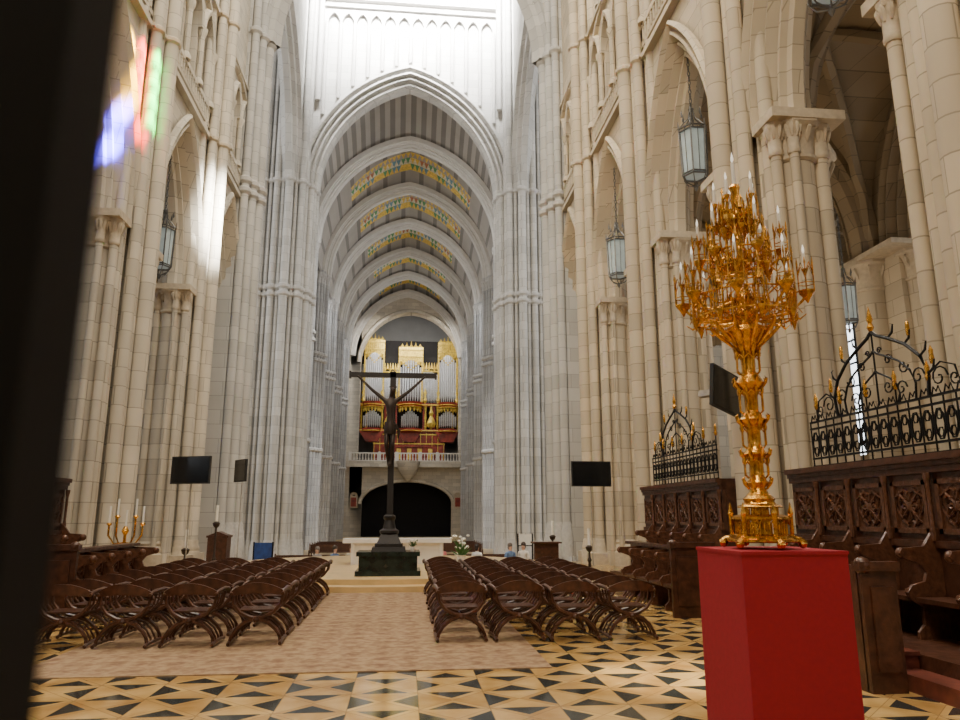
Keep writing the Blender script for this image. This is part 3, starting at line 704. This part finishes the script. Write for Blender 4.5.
# ---------------------------------------------------------------- wrought iron grilles
def make_grille(L):
    R=root('iron_grille','black wrought iron grille with scrolls and gilded finials','grille',(0,0,0),0,'wrought iron grilles above the stalls')
    b=MB()
    for z in (0,.12,.58,.68): b.box(-.02,.02,0,L,z,z+.028)
    n=int(L/.2)
    for i in range(n+1):
        y=i*L/n; b.cyl(0,y,0,.9 if i%3==0 else .68,.012,n=6)
    for i in range(n):
        y=(i+.5)*L/n
        b.tube([(0,y+.08*math.cos(q*pi/5),.35+.19*math.sin(q*pi/5)) for q in range(10)],.013,4,True)
        b.tube([(0,y+.045*math.cos(q*pi/3),.25+.06*math.sin(q*pi/3)) for q in range(6)],.012,4,True)
        b.tube([(0,y+.045*math.cos(q*pi/3),.46+.06*math.sin(q*pi/3)) for q in range(6)],.012,4,True)
        b.tube([(0,y-.08,.70),(0,y-.04,.80),(0,y,.74),(0,y+.04,.80),(0,y+.08,.70)],.010,4)
    b.build('scroll_panel','iron',R)
    b=MB(); c=2.2
    def ogee(w,h,r):
        for s in (-1,1): b.tube([(0,c+s*w,.70),(0,c+s*w*1.04,.70+h*.26),(0,c+s*w*.92,.70+h*.5),(0,c+s*w*.66,.70+h*.70),(0,c+s*w*.34,.70+h*.84),(0,c+s*w*.1,.70+h*.93),(0,c,.70+h)],r,5)
    ogee(.95,1.05,.024); ogee(.72,.78,.016); ogee(.42,.5,.014)
    pts=[(.98,.27),(.88,.52),(.62,.73),(.32,.88)]
    for s in (-1,1):
        for (w,h) in pts:
            b.tube([(0,c+s*w,.70+h),(0,c+s*(w+.10),.70+h+.06),(0,c+s*(w+.13),.70+h+.16),(0,c+s*(w+.08),.70+h+.18)],[.014,.016,.010,.004],4)
        for k,(cy,cz,q0,dr) in enumerate(((.80,.98,.12,1),(.55,1.16,.10,-1),(.28,1.30,.08,1),(1.15,.90,.15,1),(.22,.95,.1,-1),(.48,.88,.11,1),(1.4,.86,.1,-1),(.12,1.46,.05,1))):
            b.tube([(0,c+s*(cy+q0*(1-q/15)*math.cos(dr*q*.62)),cz+q0*(1-q/15)*math.sin(dr*q*.62)) for q in range(14)],.011,4)
        b.tube([(0,c+s*1.5,.70),(0,c+s*1.42,1.0),(0,c+s*1.2,1.08),(0,c+s*1.0,.98)],.012,4)
    b.cyl(0,c,.72,1.85,.014,n=6)
    b.build('arched_crest','iron',R)
    def fin(y,z,k=1):
        b=MB(); b.lathe([(.02,0),(.045*k,.06),(.025,.12),(.04*k,.17),(.0,.34*k)],(0,0),8); b.build('gilded_finial','gold',R,(0,y,z))
    for i in range(0,n+1,3): fin(i*L/n,.88,.8)
    fin(c,1.75,1.1)
    for s in (-1,1): fin(c+s*1.07,1.08,.7); fin(c+s*.72,1.52,.6)
    return R
g1=make_grille(3.9); g1.location=(6.64,6.85,2.42)
g2=copyt(g1,(6.64,14.3,2.42))
def small_candelabrum(loc,label,sc=1,parts=True):
    R=root('small_gold_candelabrum',label,'candelabrum',loc); R.scale=(sc,)*3
    b=MB(); b.lathe([(.14,0),(.13,.04),(.05,.08),(.03,.2),(.06,.26),(.025,.34),(.02,.7),(.05,.76),(.02,.82)],n=12)
    for s in (-1,1):
        for k,(w,h) in enumerate(((.22,.85),(.12,.95))):
            b.tube([(0,0,.6),(s*w*.6,0,.58),(s*w,0,.7),(s*w,0,h)],.014,5); b.lathe([(.01,h-.03),(.04,h),(.02,h+.02)],(s*w,0),8)
    b.build('branched_stem','gold',R)
    for x,z in ((-.22,.87),(.22,.87),(-.12,.97),(.12,.97),(0,.82)):
        b=MB(); b.cyl(0,0,0,.22,.014,n=8); b.build('candle','candle',R,(x,0,z))
small_candelabrum((-6.35,18.5,0),'tall gilt branched candelabrum beside a stone pier',1.75)
# ---------------------------------------------------------------- red pedestal + candelabrum
cx,cy=2.60,4.53
R=root('red_pedestal','tall square plinth covered in crimson cloth','pedestal',(cx,cy,0))
b=MB(); h=.33; b.box(-h,h,-h,h,0,1.47); b.build('body','red',R)
b=MB(); b.box(-h-.006,h+.006,-h-.006,h+.006,1.47,1.49); b.build('top','red',R)
R=root('gilded_candelabrum','ornate gothic gilt candelabrum with many white candles','candelabrum',(cx-.03,cy,1.495)); R.scale=(1,1,1.02)
b=MB()
for k in range(6):
    a=k*pi/3+pi/6; c,s=math.cos(a),math.sin(a); c2,s2=math.cos(a+pi/3),math.sin(a+pi/3)
    b.tube([(.17*c,.17*s,.06),(.22*c,.22*s,.05),(.245*c,.245*s,.026)],[.02,.02,.026],6)
    b.sphere((.235*c,.235*s,.028),.028,8)
    b.lathe([(.014,.06),(.014,.20),(.02,.21),(.001,.28)],(.18*c,.18*s),6)
    for q in range(1,6):
        t=q/6; px,py=.165*(c*(1-t)+c2*t),.165*(s*(1-t)+s2*t)
        b.cyl(px,py,.085,.155,.006,n=5); px,py=px*.72,py*.72; b.cyl(px,py,.20,.25,.004,n=5)
    for q in range(6):
        t0,t1=q/6,(q+1)/6; tm=(t0+t1)/2
        p=lambda t,z:(.165*(c*(1-t)+c2*t),.165*(s*(1-t)+s2*t),z)
        b.tube([p(t0,.145),p(tm,.172),p(t1,.145)],.006,4)
b.lathe([(.215,.035),(.23,.04),(.23,.055),(.205,.06),(.205,.075),(.185,.085),(.11,.087)],n=6,ph=pi/6)
b.lathe([(.11,.17),(.19,.175),(.19,.19),(.15,.20),(.13,.205)],n=6,ph=pi/6)
b.lathe([(.13,.245),(.14,.25),(.13,.26),(.10,.27),(.07,.32)],n=6,ph=pi/6)
b.lathe([(.07,.08),(.06,.26)],n=6)
b.build('base','gold',R)
b=MB()
prof2=[(.07,.25),(.10,.30),(.06,.34),(.045,.37),(.07,.40),(.048,.43),(.042,.52),(.055,.56),(.085,.58),(.055,.61),(.042,.64),(.042,.74),(.065,.77),(.09,.80),(.065,.83),(.042,.86),(.044,.96),(.065,1.0),(.095,1.04),(.065,1.09),(.044,1.12),(.046,1.2),(.065,1.26),(.10,1.33),(.14,1.38),(.13,1.41),(.065,1.44),(.045,1.56),(.07,1.62),(.045,1.68),(.036,1.85),(.06,1.92),(.04,1.98),(.03,2.15),(.05,2.2),(.026,2.25),(.022,2.38),(.04,2.42),(.026,2.44)]
b.lathe(prof2,n=16)
for z,rr in ((.40,.072),(.58,.08),(.80,.085),(1.04,.09),(1.26,.068),(1.38,.14),(1.62,.07),(1.92,.06)):
    for k in range(8):
        a=k*pi/4; c,s=math.cos(a),math.sin(a)
        b.tube([(rr*c*.8,rr*s*.8,z-.04),((rr+.012)*c,(rr+.012)*s,z),((rr+.022)*c,(rr+.022)*s,z+.025),((rr+.01)*c,(rr+.01)*s,z+.04)],[.006,.012,.010,.003],5)
for q0,q1 in ((.43,.57),(.62,.78),(.84,1.02),(1.1,1.26)):
    for k in range(8):
        a=k*pi/4; c,s=math.cos(a),math.sin(a)
        b.tube([(.055*c,.055*s,q0),(.076*c,.076*s,q0+.02),(.076*c,.076*s,q1-.04),(.055*c,.055*s,q1)],.006,5)
        b.lathe([(.006,q1-.05),(.011,q1-.03),(.001,q1+.03)],(.080*c,.080*s),5)
        a2=a+pi/8; a3=a+pi/4
        b.tube([(.076*c,.076*s,q1-.06),(.074*math.cos(a2),.074*math.sin(a2),q1-.03),(.076*math.cos(a3),.076*math.sin(a3),q1-.06)],.005,4)
for k in range(10):
    a=k*pi/5+.2; c,s=math.cos(a),math.sin(a)
    b.tube([(.08*c,.08*s,1.28),(.15*c,.15*s,1.35),(.21*c,.21*s,1.41),(.23*c,.23*s,1.45),(.20*c,.20*s,1.48)],[.006,.014,.013,.009,.003],5)
b.build('stem','gold',R)
def turret(b,x,y,z,r,h,n=6,spire=False):
    b.lathe([(.004,z-.08),(r*.45,z-.045),(r*1.05,z-.008),(r*1.05,z+.004),(r*.3,z+.006)],(x,y),n)
    for q in range(n):
        t=q*2*pi/n; px,py=x+r*math.cos(t),y+r*math.sin(t); t2=t+pi/n; mx_,my_=x+r*.92*math.cos(t2),y+r*.92*math.sin(t2); t3=t+2*pi/n; nx,ny=x+r*math.cos(t3),y+r*math.sin(t3)
        b.lathe([(.0045,z),(.0045,z+h),(.008,z+h+.01),(.001,z+h+.055)],(px,py),4)
        b.tube([(px,py,z+h*.65),(mx_,my_,z+h+.015),(nx,ny,z+h*.65)],.004,4)
        b.tube([(px,py,z+h*.3),(nx,ny,z+h*.3)],.0035,4)
    if spire: b.lathe([(r*.7,z+h-.01),(r*.45,z+h+.02),(r*.2,z+h+.08),(.006,z+h+.13),(.012,z+h+.14),(.001,z+h+.17)],(x,y),n)
def arm(k,n,r,z,base,ph=0,cl=.11,tr=.04,th=.10):
    a=2*pi*k/n+ph; c,s=math.cos(a),math.sin(a)
    A=lambda x,zz,t=0:(x*c-t*s,x*s+t*c,zz)
    b=MB()
    b.tube([A(.03,base),A(r*.35,base-.03),A(r*.7,base-.015),A(r*.92,z-.17),A(r,z-.12)],[.011,.009,.009,.009,.011],6)
    b.tube([A(.03,base+.12),A(r*.5,base+.07),A(r*.9,z-.10)],.006,5)
    for q in range(1,5): f=q/5; b.tube([A(r*f,base-.03),A(r*f,base+.11-.07*f)],.004,4); b.tube([A(r*(f-.1),base-.02),A(r*f,base+.05),A(r*(f+.1),base-.02)],.004,4)
    b.tube([A(r*.7,base-.015),A(r*.86,base-.06),A(r*.96,base-.03)],[.006,.008,.003],5)
    x,y,_=A(r,z)
    turret(b,x,y,z-.11,tr,th)
    b.lathe([(.005,z-.10),(.006,z+.0),(.014,z+.02),(.022,z+.035),(.022,z+.041),(.010,z+.044)],(x,y),8)
    b.build('candle_arm','gold',R)
    b=MB(); b.lathe([(.011,z+.04),(.011,z+.04+cl)],(x,y),10)
    b.build('candle','candle',R)
    z2=z+.04+cl
    b=MB(); b.lathe([(.005,z2),(.009,z2+.018),(.007,z2+.035),(.001,z2+.06)],(x,y),8); b.build('flame_bulb','bulb',R)
for k in range(8): arm(k,8,.40,1.73,1.50,.25,tr=.054,th=.17)
for k in range(6): arm(k,6,.27,2.03,1.84,.5,tr=.046,th=.14)
for k in range(5): arm(k,5,.14,2.28,2.13,.1,tr=.034,th=.11)
b=MB(); b.lathe([(.013,2.44),(.013,2.61)],n=10); b.build('candle','candle',R)
b=MB(); b.lathe([(.005,2.61),(.011,2.63),(.008,2.655),(.001,2.69)],n=8); b.build('flame_bulb','bulb',R)
b=MB()
for (r,z0,z1,n,m,ph) in ((.33,1.48,1.62,28,8,.25+pi/8),(.20,1.82,1.93,18,6,.5+pi/6),(.10,2.11,2.19,10,5,.1+pi/5)):
    for z in (z0,z1): b.tube([(r*math.cos(2*pi*i/40),r*math.sin(2*pi*i/40),z) for i in range(40)],.007,5,True)
    for i in range(n):
        a=2*pi*i/n; x,y=r*math.cos(a),r*math.sin(a); b.lathe([(.0045,z0-.02),(.0045,z1),(.009,z1+.015),(.001,z1+.06)],(x,y),5)
        a2=2*pi*(i+.5)/n; b.tube([(x,y,z1-.05),(r*math.cos(a2),r*math.sin(a2),z1-.01),(r*math.cos(2*pi*(i+1)/n),r*math.sin(2*pi*(i+1)/n),z1-.05)],.004,4)
        b.lathe([(.001,z0-.05),(.006,z0-.02)],(x,y),4)
    for k in range(m):
        a=2*pi*k/m+ph; b.tube([(.03*math.cos(a),.03*math.sin(a),z0-.02),(r*math.cos(a),r*math.sin(a),z0)],.006,5)
        turret(b,r*math.cos(a),r*math.sin(a),z0,.032,(z1-z0)+.05,5,True)
b.build('gothic_gallery','gold',R)
# ---------------------------------------------------------------- lanterns
def make_lantern(h=1.9,ch=1.8):
    R=root('hanging_lantern','hexagonal frosted glass lantern in a grey metal gothic frame','lantern',(0,0,0),0,'hanging metal lanterns')
    w=.30
    b=MB()
    for z,r in ((.25,w*.95),(.3,w),(1.35,w*1.1),(1.42,w*1.15)): b.tube([(r*math.cos(i*pi/3),r*math.sin(i*pi/3),z) for i in range(6)],.022,5,True)
    for i in range(6):
        a=i*pi/3; c,s=math.cos(a),math.sin(a)
        b.tube([(w*c,w*s,.25),(w*1.1*c,w*1.1*s,1.4)],.02,5); b.tube([(w*1.1*c,w*1.1*s,1.4),(w*1.15*c,w*1.15*s,1.62)],[.03,.004],5)
        b.tube([(w*1.1*c,w*1.1*s,1.42),(w*.6*c,w*.6*s,1.62),(.08*c,.08*s,1.72),(.04*c,.04*s,1.95)],.016,5)
        b.tube([(w*c,w*s,.25),(w*.7*c,w*.7*s,.1),(0,0,0)],.014,5)
        a2=a+pi/6; b.tube([(w*.9*math.cos(a2),w*.9*math.sin(a2),.27),(w*.98*math.cos(a2),w*.98*math.sin(a2),1.38)],.009,4)
        b.lathe([(.02,1.75),(.03,1.8),(.002,1.95)],(w*.8*c,w*.8*s),5)
    b.lathe([(.0,-.12),(.05,-.03),(.02,.05)],n=8); b.lathe([(.03,1.9),(.07,1.96),(.02,2.02)],n=8)
    b.build('lantern_frame','silver',R)
    b=MB(); b.lathe([(w*.85,.27),(w*.98,1.38)],n=6); b.build('glass_pane','glass',R)
    b=MB(); n=int(ch/.12)
    for i in range(n):
        z=2.0+i*.12; d=(1,0) if i%2 else (0,1)
        b.tube([(d[0]*.03*math.cos(q*pi/3),d[1]*.03*math.cos(q*pi/3),z+.06+.075*math.sin(q*pi/3)) for q in range(6)],.014,4,True)
    b.build('chain','silver',R)
    return R
ln=make_lantern(); ln.location=(7.75,16.95,10.15); ln.scale=(1.15,)*3
copyt(ln,(7.5,23.25,9.5)); copyt(ln,(-7.8,23.25,9.3)); copyt(ln,(-8.0,29.4,9.2)); copyt(ln,(11.7,17.1,6.4),scale=.85); copyt(ln,(7.0,9.6,9.7))
# ---------------------------------------------------------------- screens
def monitor(loc,rot,w,h,z,label,pole=True,tilt=0):
    R=root('display_monitor',label,'monitor',loc,rot)
    b=MB(); b.box(-w/2,w/2,-.03,.04,z,z+h); b.box(-w/2+.3,w/2-.3,.04,.1,z+.1,z+h-.1); b.build('housing','plastic',R)
    b=MB(); b.box(-w/2+.03,w/2-.03,-.036,-.03,z+.03,z+h-.03); b.build('screen','screen',R)
    b=MB()
    if pole: b.cyl(0,.08,0,z+h/2,.016,n=10); b.lathe([(.2,0),(.2,.03),(.04,.05)],(0,.08),16); b.box(-.1,.1,.04,.12,z+.15,z+h-.15)
    else: b.box(-.06,.06,.05,.55,z+h/2-.06,z+h/2+.06)
    b.build('stand','pole',R)
    if tilt: R.rotation_euler[1]=tilt
monitor((-5.35,19.9,0),-.35,1.16,.72,2.5,'flat black display screen on a slim floor stand')
monitor((-5.3,25.5,0),-.95,.9,.75,2.8,'black display screen on a stand turned sideways')
monitor((5.62,20.6,0),.04,1.17,.72,2.5,'flat black display screen on a slim floor stand')
monitor((6.25,12.9,3.6),.65,1.05,.80,0,'black display screen bracketed to a stone pier',False,.16)
def stanchion(loc,h,label):
    R=root('floor_candlestick',label,'candlestick',loc)
    b=MB(); b.lathe([(.2,0),(.2,.05),(.06,.1),(.04,.3),(.07,.36),(.035,.45),(.03,h-.2),(.09,h-.15),(.12,h-.05),(.05,h)],n=12); b.build('stem','bronze',R)
    b=MB(); b.lathe([(.045,h-.02),(.045,h+.5)],n=10); b.build('candle','candle',R)
stanchion((5.6,26.3,0),1.0,'dark bronze floor candlestick with a thick white candle')
stanchion((-5.8,21.6,0),.8,'dark bronze floor candlestick with a thick white candle')
stanchion((5.9,22.2,0),.8,'dark bronze floor candlestick with a thick white candle')
stanchion((-5.6,24.0,0),1.5,'tall bronze floor candlestick with a white candle')
def lectern(loc,rot,label):
    R=root('wooden_side_table',label,'table',loc,rot); b=MB(); b.box(-.45,.45,-.2,.2,0,.06); b.box(-.42,.42,-.06,.06,.06,.75); b.build('stand','chair',R)
    b=MB(); b.box(-.5,.5,-.25,.25,.75,.8); b.build('table_top','chair',R)
lectern((5.15,25.2,0),0,'low dark wooden side table near the altar')
R=root('wooden_booth','dark wooden booth standing against the pier','booth',(-6.0,26.2,0))
b=MB(); b.box(-.32,.32,-.3,.3,0,.95); b.build('body','stall',R); b=MB(); b.box(-.36,.36,-.34,.34,.95,1.02); b.prism([(-.32,1.02),(.32,1.02),(0,1.15)],PY(0),-.3,.3); b.build('cornice','stall',R)
def board(loc,w,h,m,label,leg=1.0):
    R=root('notice_board',label,'board',loc)
    b=MB(); b.box(-w/2,w/2,-.02,.02,leg,leg+h); b.build('panel',m,R)
    b=MB(); b.box(-w/2,w/2,-.03,.03,leg-.04,leg)
    for x in (-w/2,w/2): b.box(x-.03,x+.03,-.03,.03,0,leg+h+.03); b.box(x-.04,x+.04,-.2,.2,0,.04)
    b.build('frame','iron',R)
board((-5.4,31,-1.2),.75,.8,'blue','blue notice board on a metal stand',1.0)
board((5.4,31.2,-1.2),.62,.45,'paper','white notice board on a metal stand',1.65)
# pews
R=root('church_pew','long dark wooden nave pew','pew',(-3.9,35.0,-1.2),0,'rows of nave pews')
b=MB(); b.box(-1.9,1.9,-.05,0,.45,.95); b.build('backrest','chair',R)
b=MB(); b.box(-1.9,1.9,-.45,-.02,.42,.46); b.build('seat','chair',R)
for x in (-1.95,1.95):
    b=MB(); b.prism([(-.5,0),(.05,0),(.05,1.0),(-.05,1.02),(-.1,.62),(-.45,.6)],lambda u,w,d:(d,u,w),x-.03,x+.03); b.build('end_panel','chair',R)
for s in (-1,1):
    for i in range(8):
        if s==-1 and i==0: continue
        copyt(R,(s*3.9-.2,35.0+i*1.4+(12 if i>2 else 0),-1.2))
# ---------------------------------------------------------------- people
def person(loc,rot,shirt,trous,hair,label,H=1.68,raise_=False):
    k=H/1.68
    R=root('person',label,'person',loc,rot)
    ms=mat('shirt_cloth',shirt,.8,0,.08,20); mtt=mat('trouser_cloth',trous,.8,0,.08,20); mh=mat('hair',hair,.6,0,.1,30)
    P=[(0,0,.92),(0,0,1.08),(0,.01,1.25),(0,.0,1.38),(0,-.01,1.46),(0,-.02,1.53),(0,-.02,1.61),
       (-.17,0,1.36),(-.21,.01,1.08),(-.19,-.08 if not raise_ else -.2,.86 if not raise_ else 1.15),(-.185,-.12 if not raise_ else -.26,.78 if not raise_ else 1.2),
       (.17,0,1.36),(.22,.01,1.08),(.2,-.08,.86),(.195,-.11,.78),
       (-.09,0,.86),(-.10,-.02,.48),(-.10,.02,.09),(-.10,-.12,.04),(.09,0,.86),(.10,.01,.48),(.11,.06,.09),(.11,-.08,.04)]
    E=[(0,1),(1,2),(2,3),(3,4),(4,5),(5,6),(2,7),(7,8),(8,9),(9,10),(2,11),(11,12),(12,13),(13,14),(0,15),(15,16),(16,17),(17,18),(0,19),(19,20),(20,21),(21,22)]
    Rr=[(.15,.11),(.13,.1),(.15,.11),(.08,.07),.05,(.08,.09),(.07,.085),.065,.045,.034,.03,.065,.045,.034,.03,.09,.06,.04,.035,.09,.06,.04,.035]
    def fn(c):
        z=c.z/k
        if z>1.42: return 2
        if abs(c.x)/k>.15 and z<1.0: return 2
        return 0 if z>.93 else 1
    skin_fig('body',[(x*k,y*k,z*k) for x,y,z in P],E,[tuple(q*k for q in r) if isinstance(r,tuple) else r*k for r in Rr],[ms,mtt,'skin'],R,matfn=fn)
    b=MB(); b.sphere((0,.012*k,1.625*k),.098*k,12,(.95,1.05,1)); b.sphere((0,.05*k,1.54*k),.075*k,10,(1.05,.8,1.3)); b.build('hair',mh,R)
    b=MB(); b.sphere((0,-.115*k,1.565*k),.014*k,6,(1,1.2,1.6)); b.build('nose','skin',R)
person((1.75,29.5,-1.2),.3,(.7,.25,.28),(.05,.06,.1),(.05,.03,.02),'person in a pink top and dark trousers standing',1.8)
person((2.5,29.6,-1.2),-.2,(.55,.55,.52),(.08,.08,.1),(.08,.05,.03),'person in a pale grey shirt standing in the nave',1.7)
person((3.2,29.7,-1.2),2.6,(.75,.75,.75),(.1,.12,.2),(.03,.02,.02),'person in a white shirt facing away',1.74)
person((4.5,29.4,-1.2),.4,(.15,.25,.45),(.06,.06,.06),(.15,.12,.1),'person in a blue shirt reading by a board',1.78,True)
person((5.0,29.2,-1.2),-.5,(.75,.72,.68),(.2,.2,.22),(.06,.04,.03),'person in a light shirt holding a leaflet',1.82,True)
person((-2.4,29.6,-1.2),.8,(.1,.16,.3),(.05,.05,.06),(.04,.03,.02),'person in a blue jacket near the pews',1.7)
person((-3.1,29.8,-1.2),-.4,(.35,.33,.32),(.05,.05,.08),(.2,.18,.16),'person in a grey top near the pews',1.66)
person((-1.8,30.1,-1.2),.1,(.55,.5,.42),(.3,.25,.2),(.1,.06,.03),'person in a cream shirt near the pews',1.7)
# ---------------------------------------------------------------- panel made up for an unidentified dark blur at the left edge
R=root('dark_blur_panel','near-black upright stand-in for a dark blur very close by','panel',(0.205,.20,0))
b=MB(); b.box(-.9,-.03,-.012,.012,0.1,3.2); b.build('panel_board','blurp',R)
b=MB(); b.box(-.035,0,-.014,.014,0,3.3); b.box(-.94,-.9,-.014,.014,0,3.3); b.box(-.94,0,-.014,.014,3.2,3.3); b.box(-.94,0,-.08,.08,0,.06); b.build('frame','blurp',R)
# ---------------------------------------------------------------- lights
def area(loc,target,size,sy,e,c=(1,1,1),spread=None):
    l=bpy.data.lights.new('area_light','AREA'); l.shape='RECTANGLE'; l.size=size; l.size_y=sy; l.energy=e; l.color=c
    if spread: l.spread=math.radians(spread)
    o=bpy.data.objects.new('area_light',l); COL.objects.link(o); o.location=loc
    d=Vector(target)-Vector(loc); o.rotation_euler=d.to_track_quat('-Z','Y').to_euler(); return o
def spot(loc,target,ang,e,c,bl=.3,sz=.05):
    l=bpy.data.lights.new('spot_light','SPOT'); l.spot_size=math.radians(ang); l.spot_blend=bl; l.energy=e; l.color=c; l.shadow_soft_size=sz
    o=bpy.data.objects.new('spot_light',l); COL.objects.link(o); o.location=loc
    d=Vector(target)-Vector(loc); o.rotation_euler=d.to_track_quat('-Z','Y').to_euler(); return o
area((0,40,43.5),(0,48,39.0),12,4,30000,(1,.99,.97),75)
for y in (56,73,90):
    area((-8.2,y-4,24),(2,y-4,20),3,5,1050,(.97,.98,1)); area((8.2,y-4,24),(-2,y-4,20),3,5,1050,(.97,.98,1))
area((0,96,27),(0,103,17),8,3,1300,(1,.94,.86))
src=(4.0,14,22)
RB=[(1,.02,.005),(1,.55,.01),(.03,1,.08),(.06,.04,1)]
for i in range(5):
    z=14.9-i*.62
    spot(src,(-6.95,18.95,z),2.5,330000,RB[0],.9,.12)
    if i<4: spot(src,(-7.1,19.5,z-.3),2.3,260000,RB[2],.9,.12)
    if i<4: spot(src,(-7.0,18.35,z-.1),2.6,420000,RB[1],.9,.12)
for z in (12.2,11.5): spot(src,(-7.6,18.5,z),2.2,2200000,RB[3],.9,.12)
spot((5.5,16,27),(-6.95,26.2,12.6),8.5,650000,(1,.97,.9),1.0,.3)
spot((-4,4,28),(3.3,8.1,0),4.5,80000,(1,.88,.66),.6,.3)
area((0,14,32),(0,16,0),10,16,5200,(1,.88,.68))  # warm fill added high over the roofless sanctuary
area((-4.5,-3,20),(7.5,18,8),5,5,2200,(1,.84,.62))  # warm side light added from behind to shape the piers
for x,y,e in ((11.5,14,110),(11.5,20,110),(12.5,30.5,160)):  # warm fill lights added to brighten the right aisle
    l=bpy.data.lights.new('aisle_fill','POINT'); l.energy=e; l.color=(1,.84,.64); l.shadow_soft_size=.5; o=bpy.data.objects.new('aisle_fill',l); COL.objects.link(o); o.location=(x,y,7)
w=bpy.data.worlds.new('sky_world'); bpy.context.scene.world=w; w.use_nodes=True; bg=w.node_tree.nodes['Background']; bg.inputs[0].default_value=(.98,.975,.97,1); bg.inputs[1].default_value=1.65
cam=bpy.data.cameras.new('camera'); co=bpy.data.objects.new('camera',cam); COL.objects.link(co); co.location=(.3,0,1.7)
co.rotation_euler=(math.radians(90+12.13),0,math.radians(-5.81)); cam.lens=27.04; cam.sensor_width=36; cam.clip_end=400; cam.clip_start=.02
cam.dof.use_dof=True; cam.dof.focus_distance=12; cam.dof.aperture_fstop=5
bpy.context.scene.camera=co
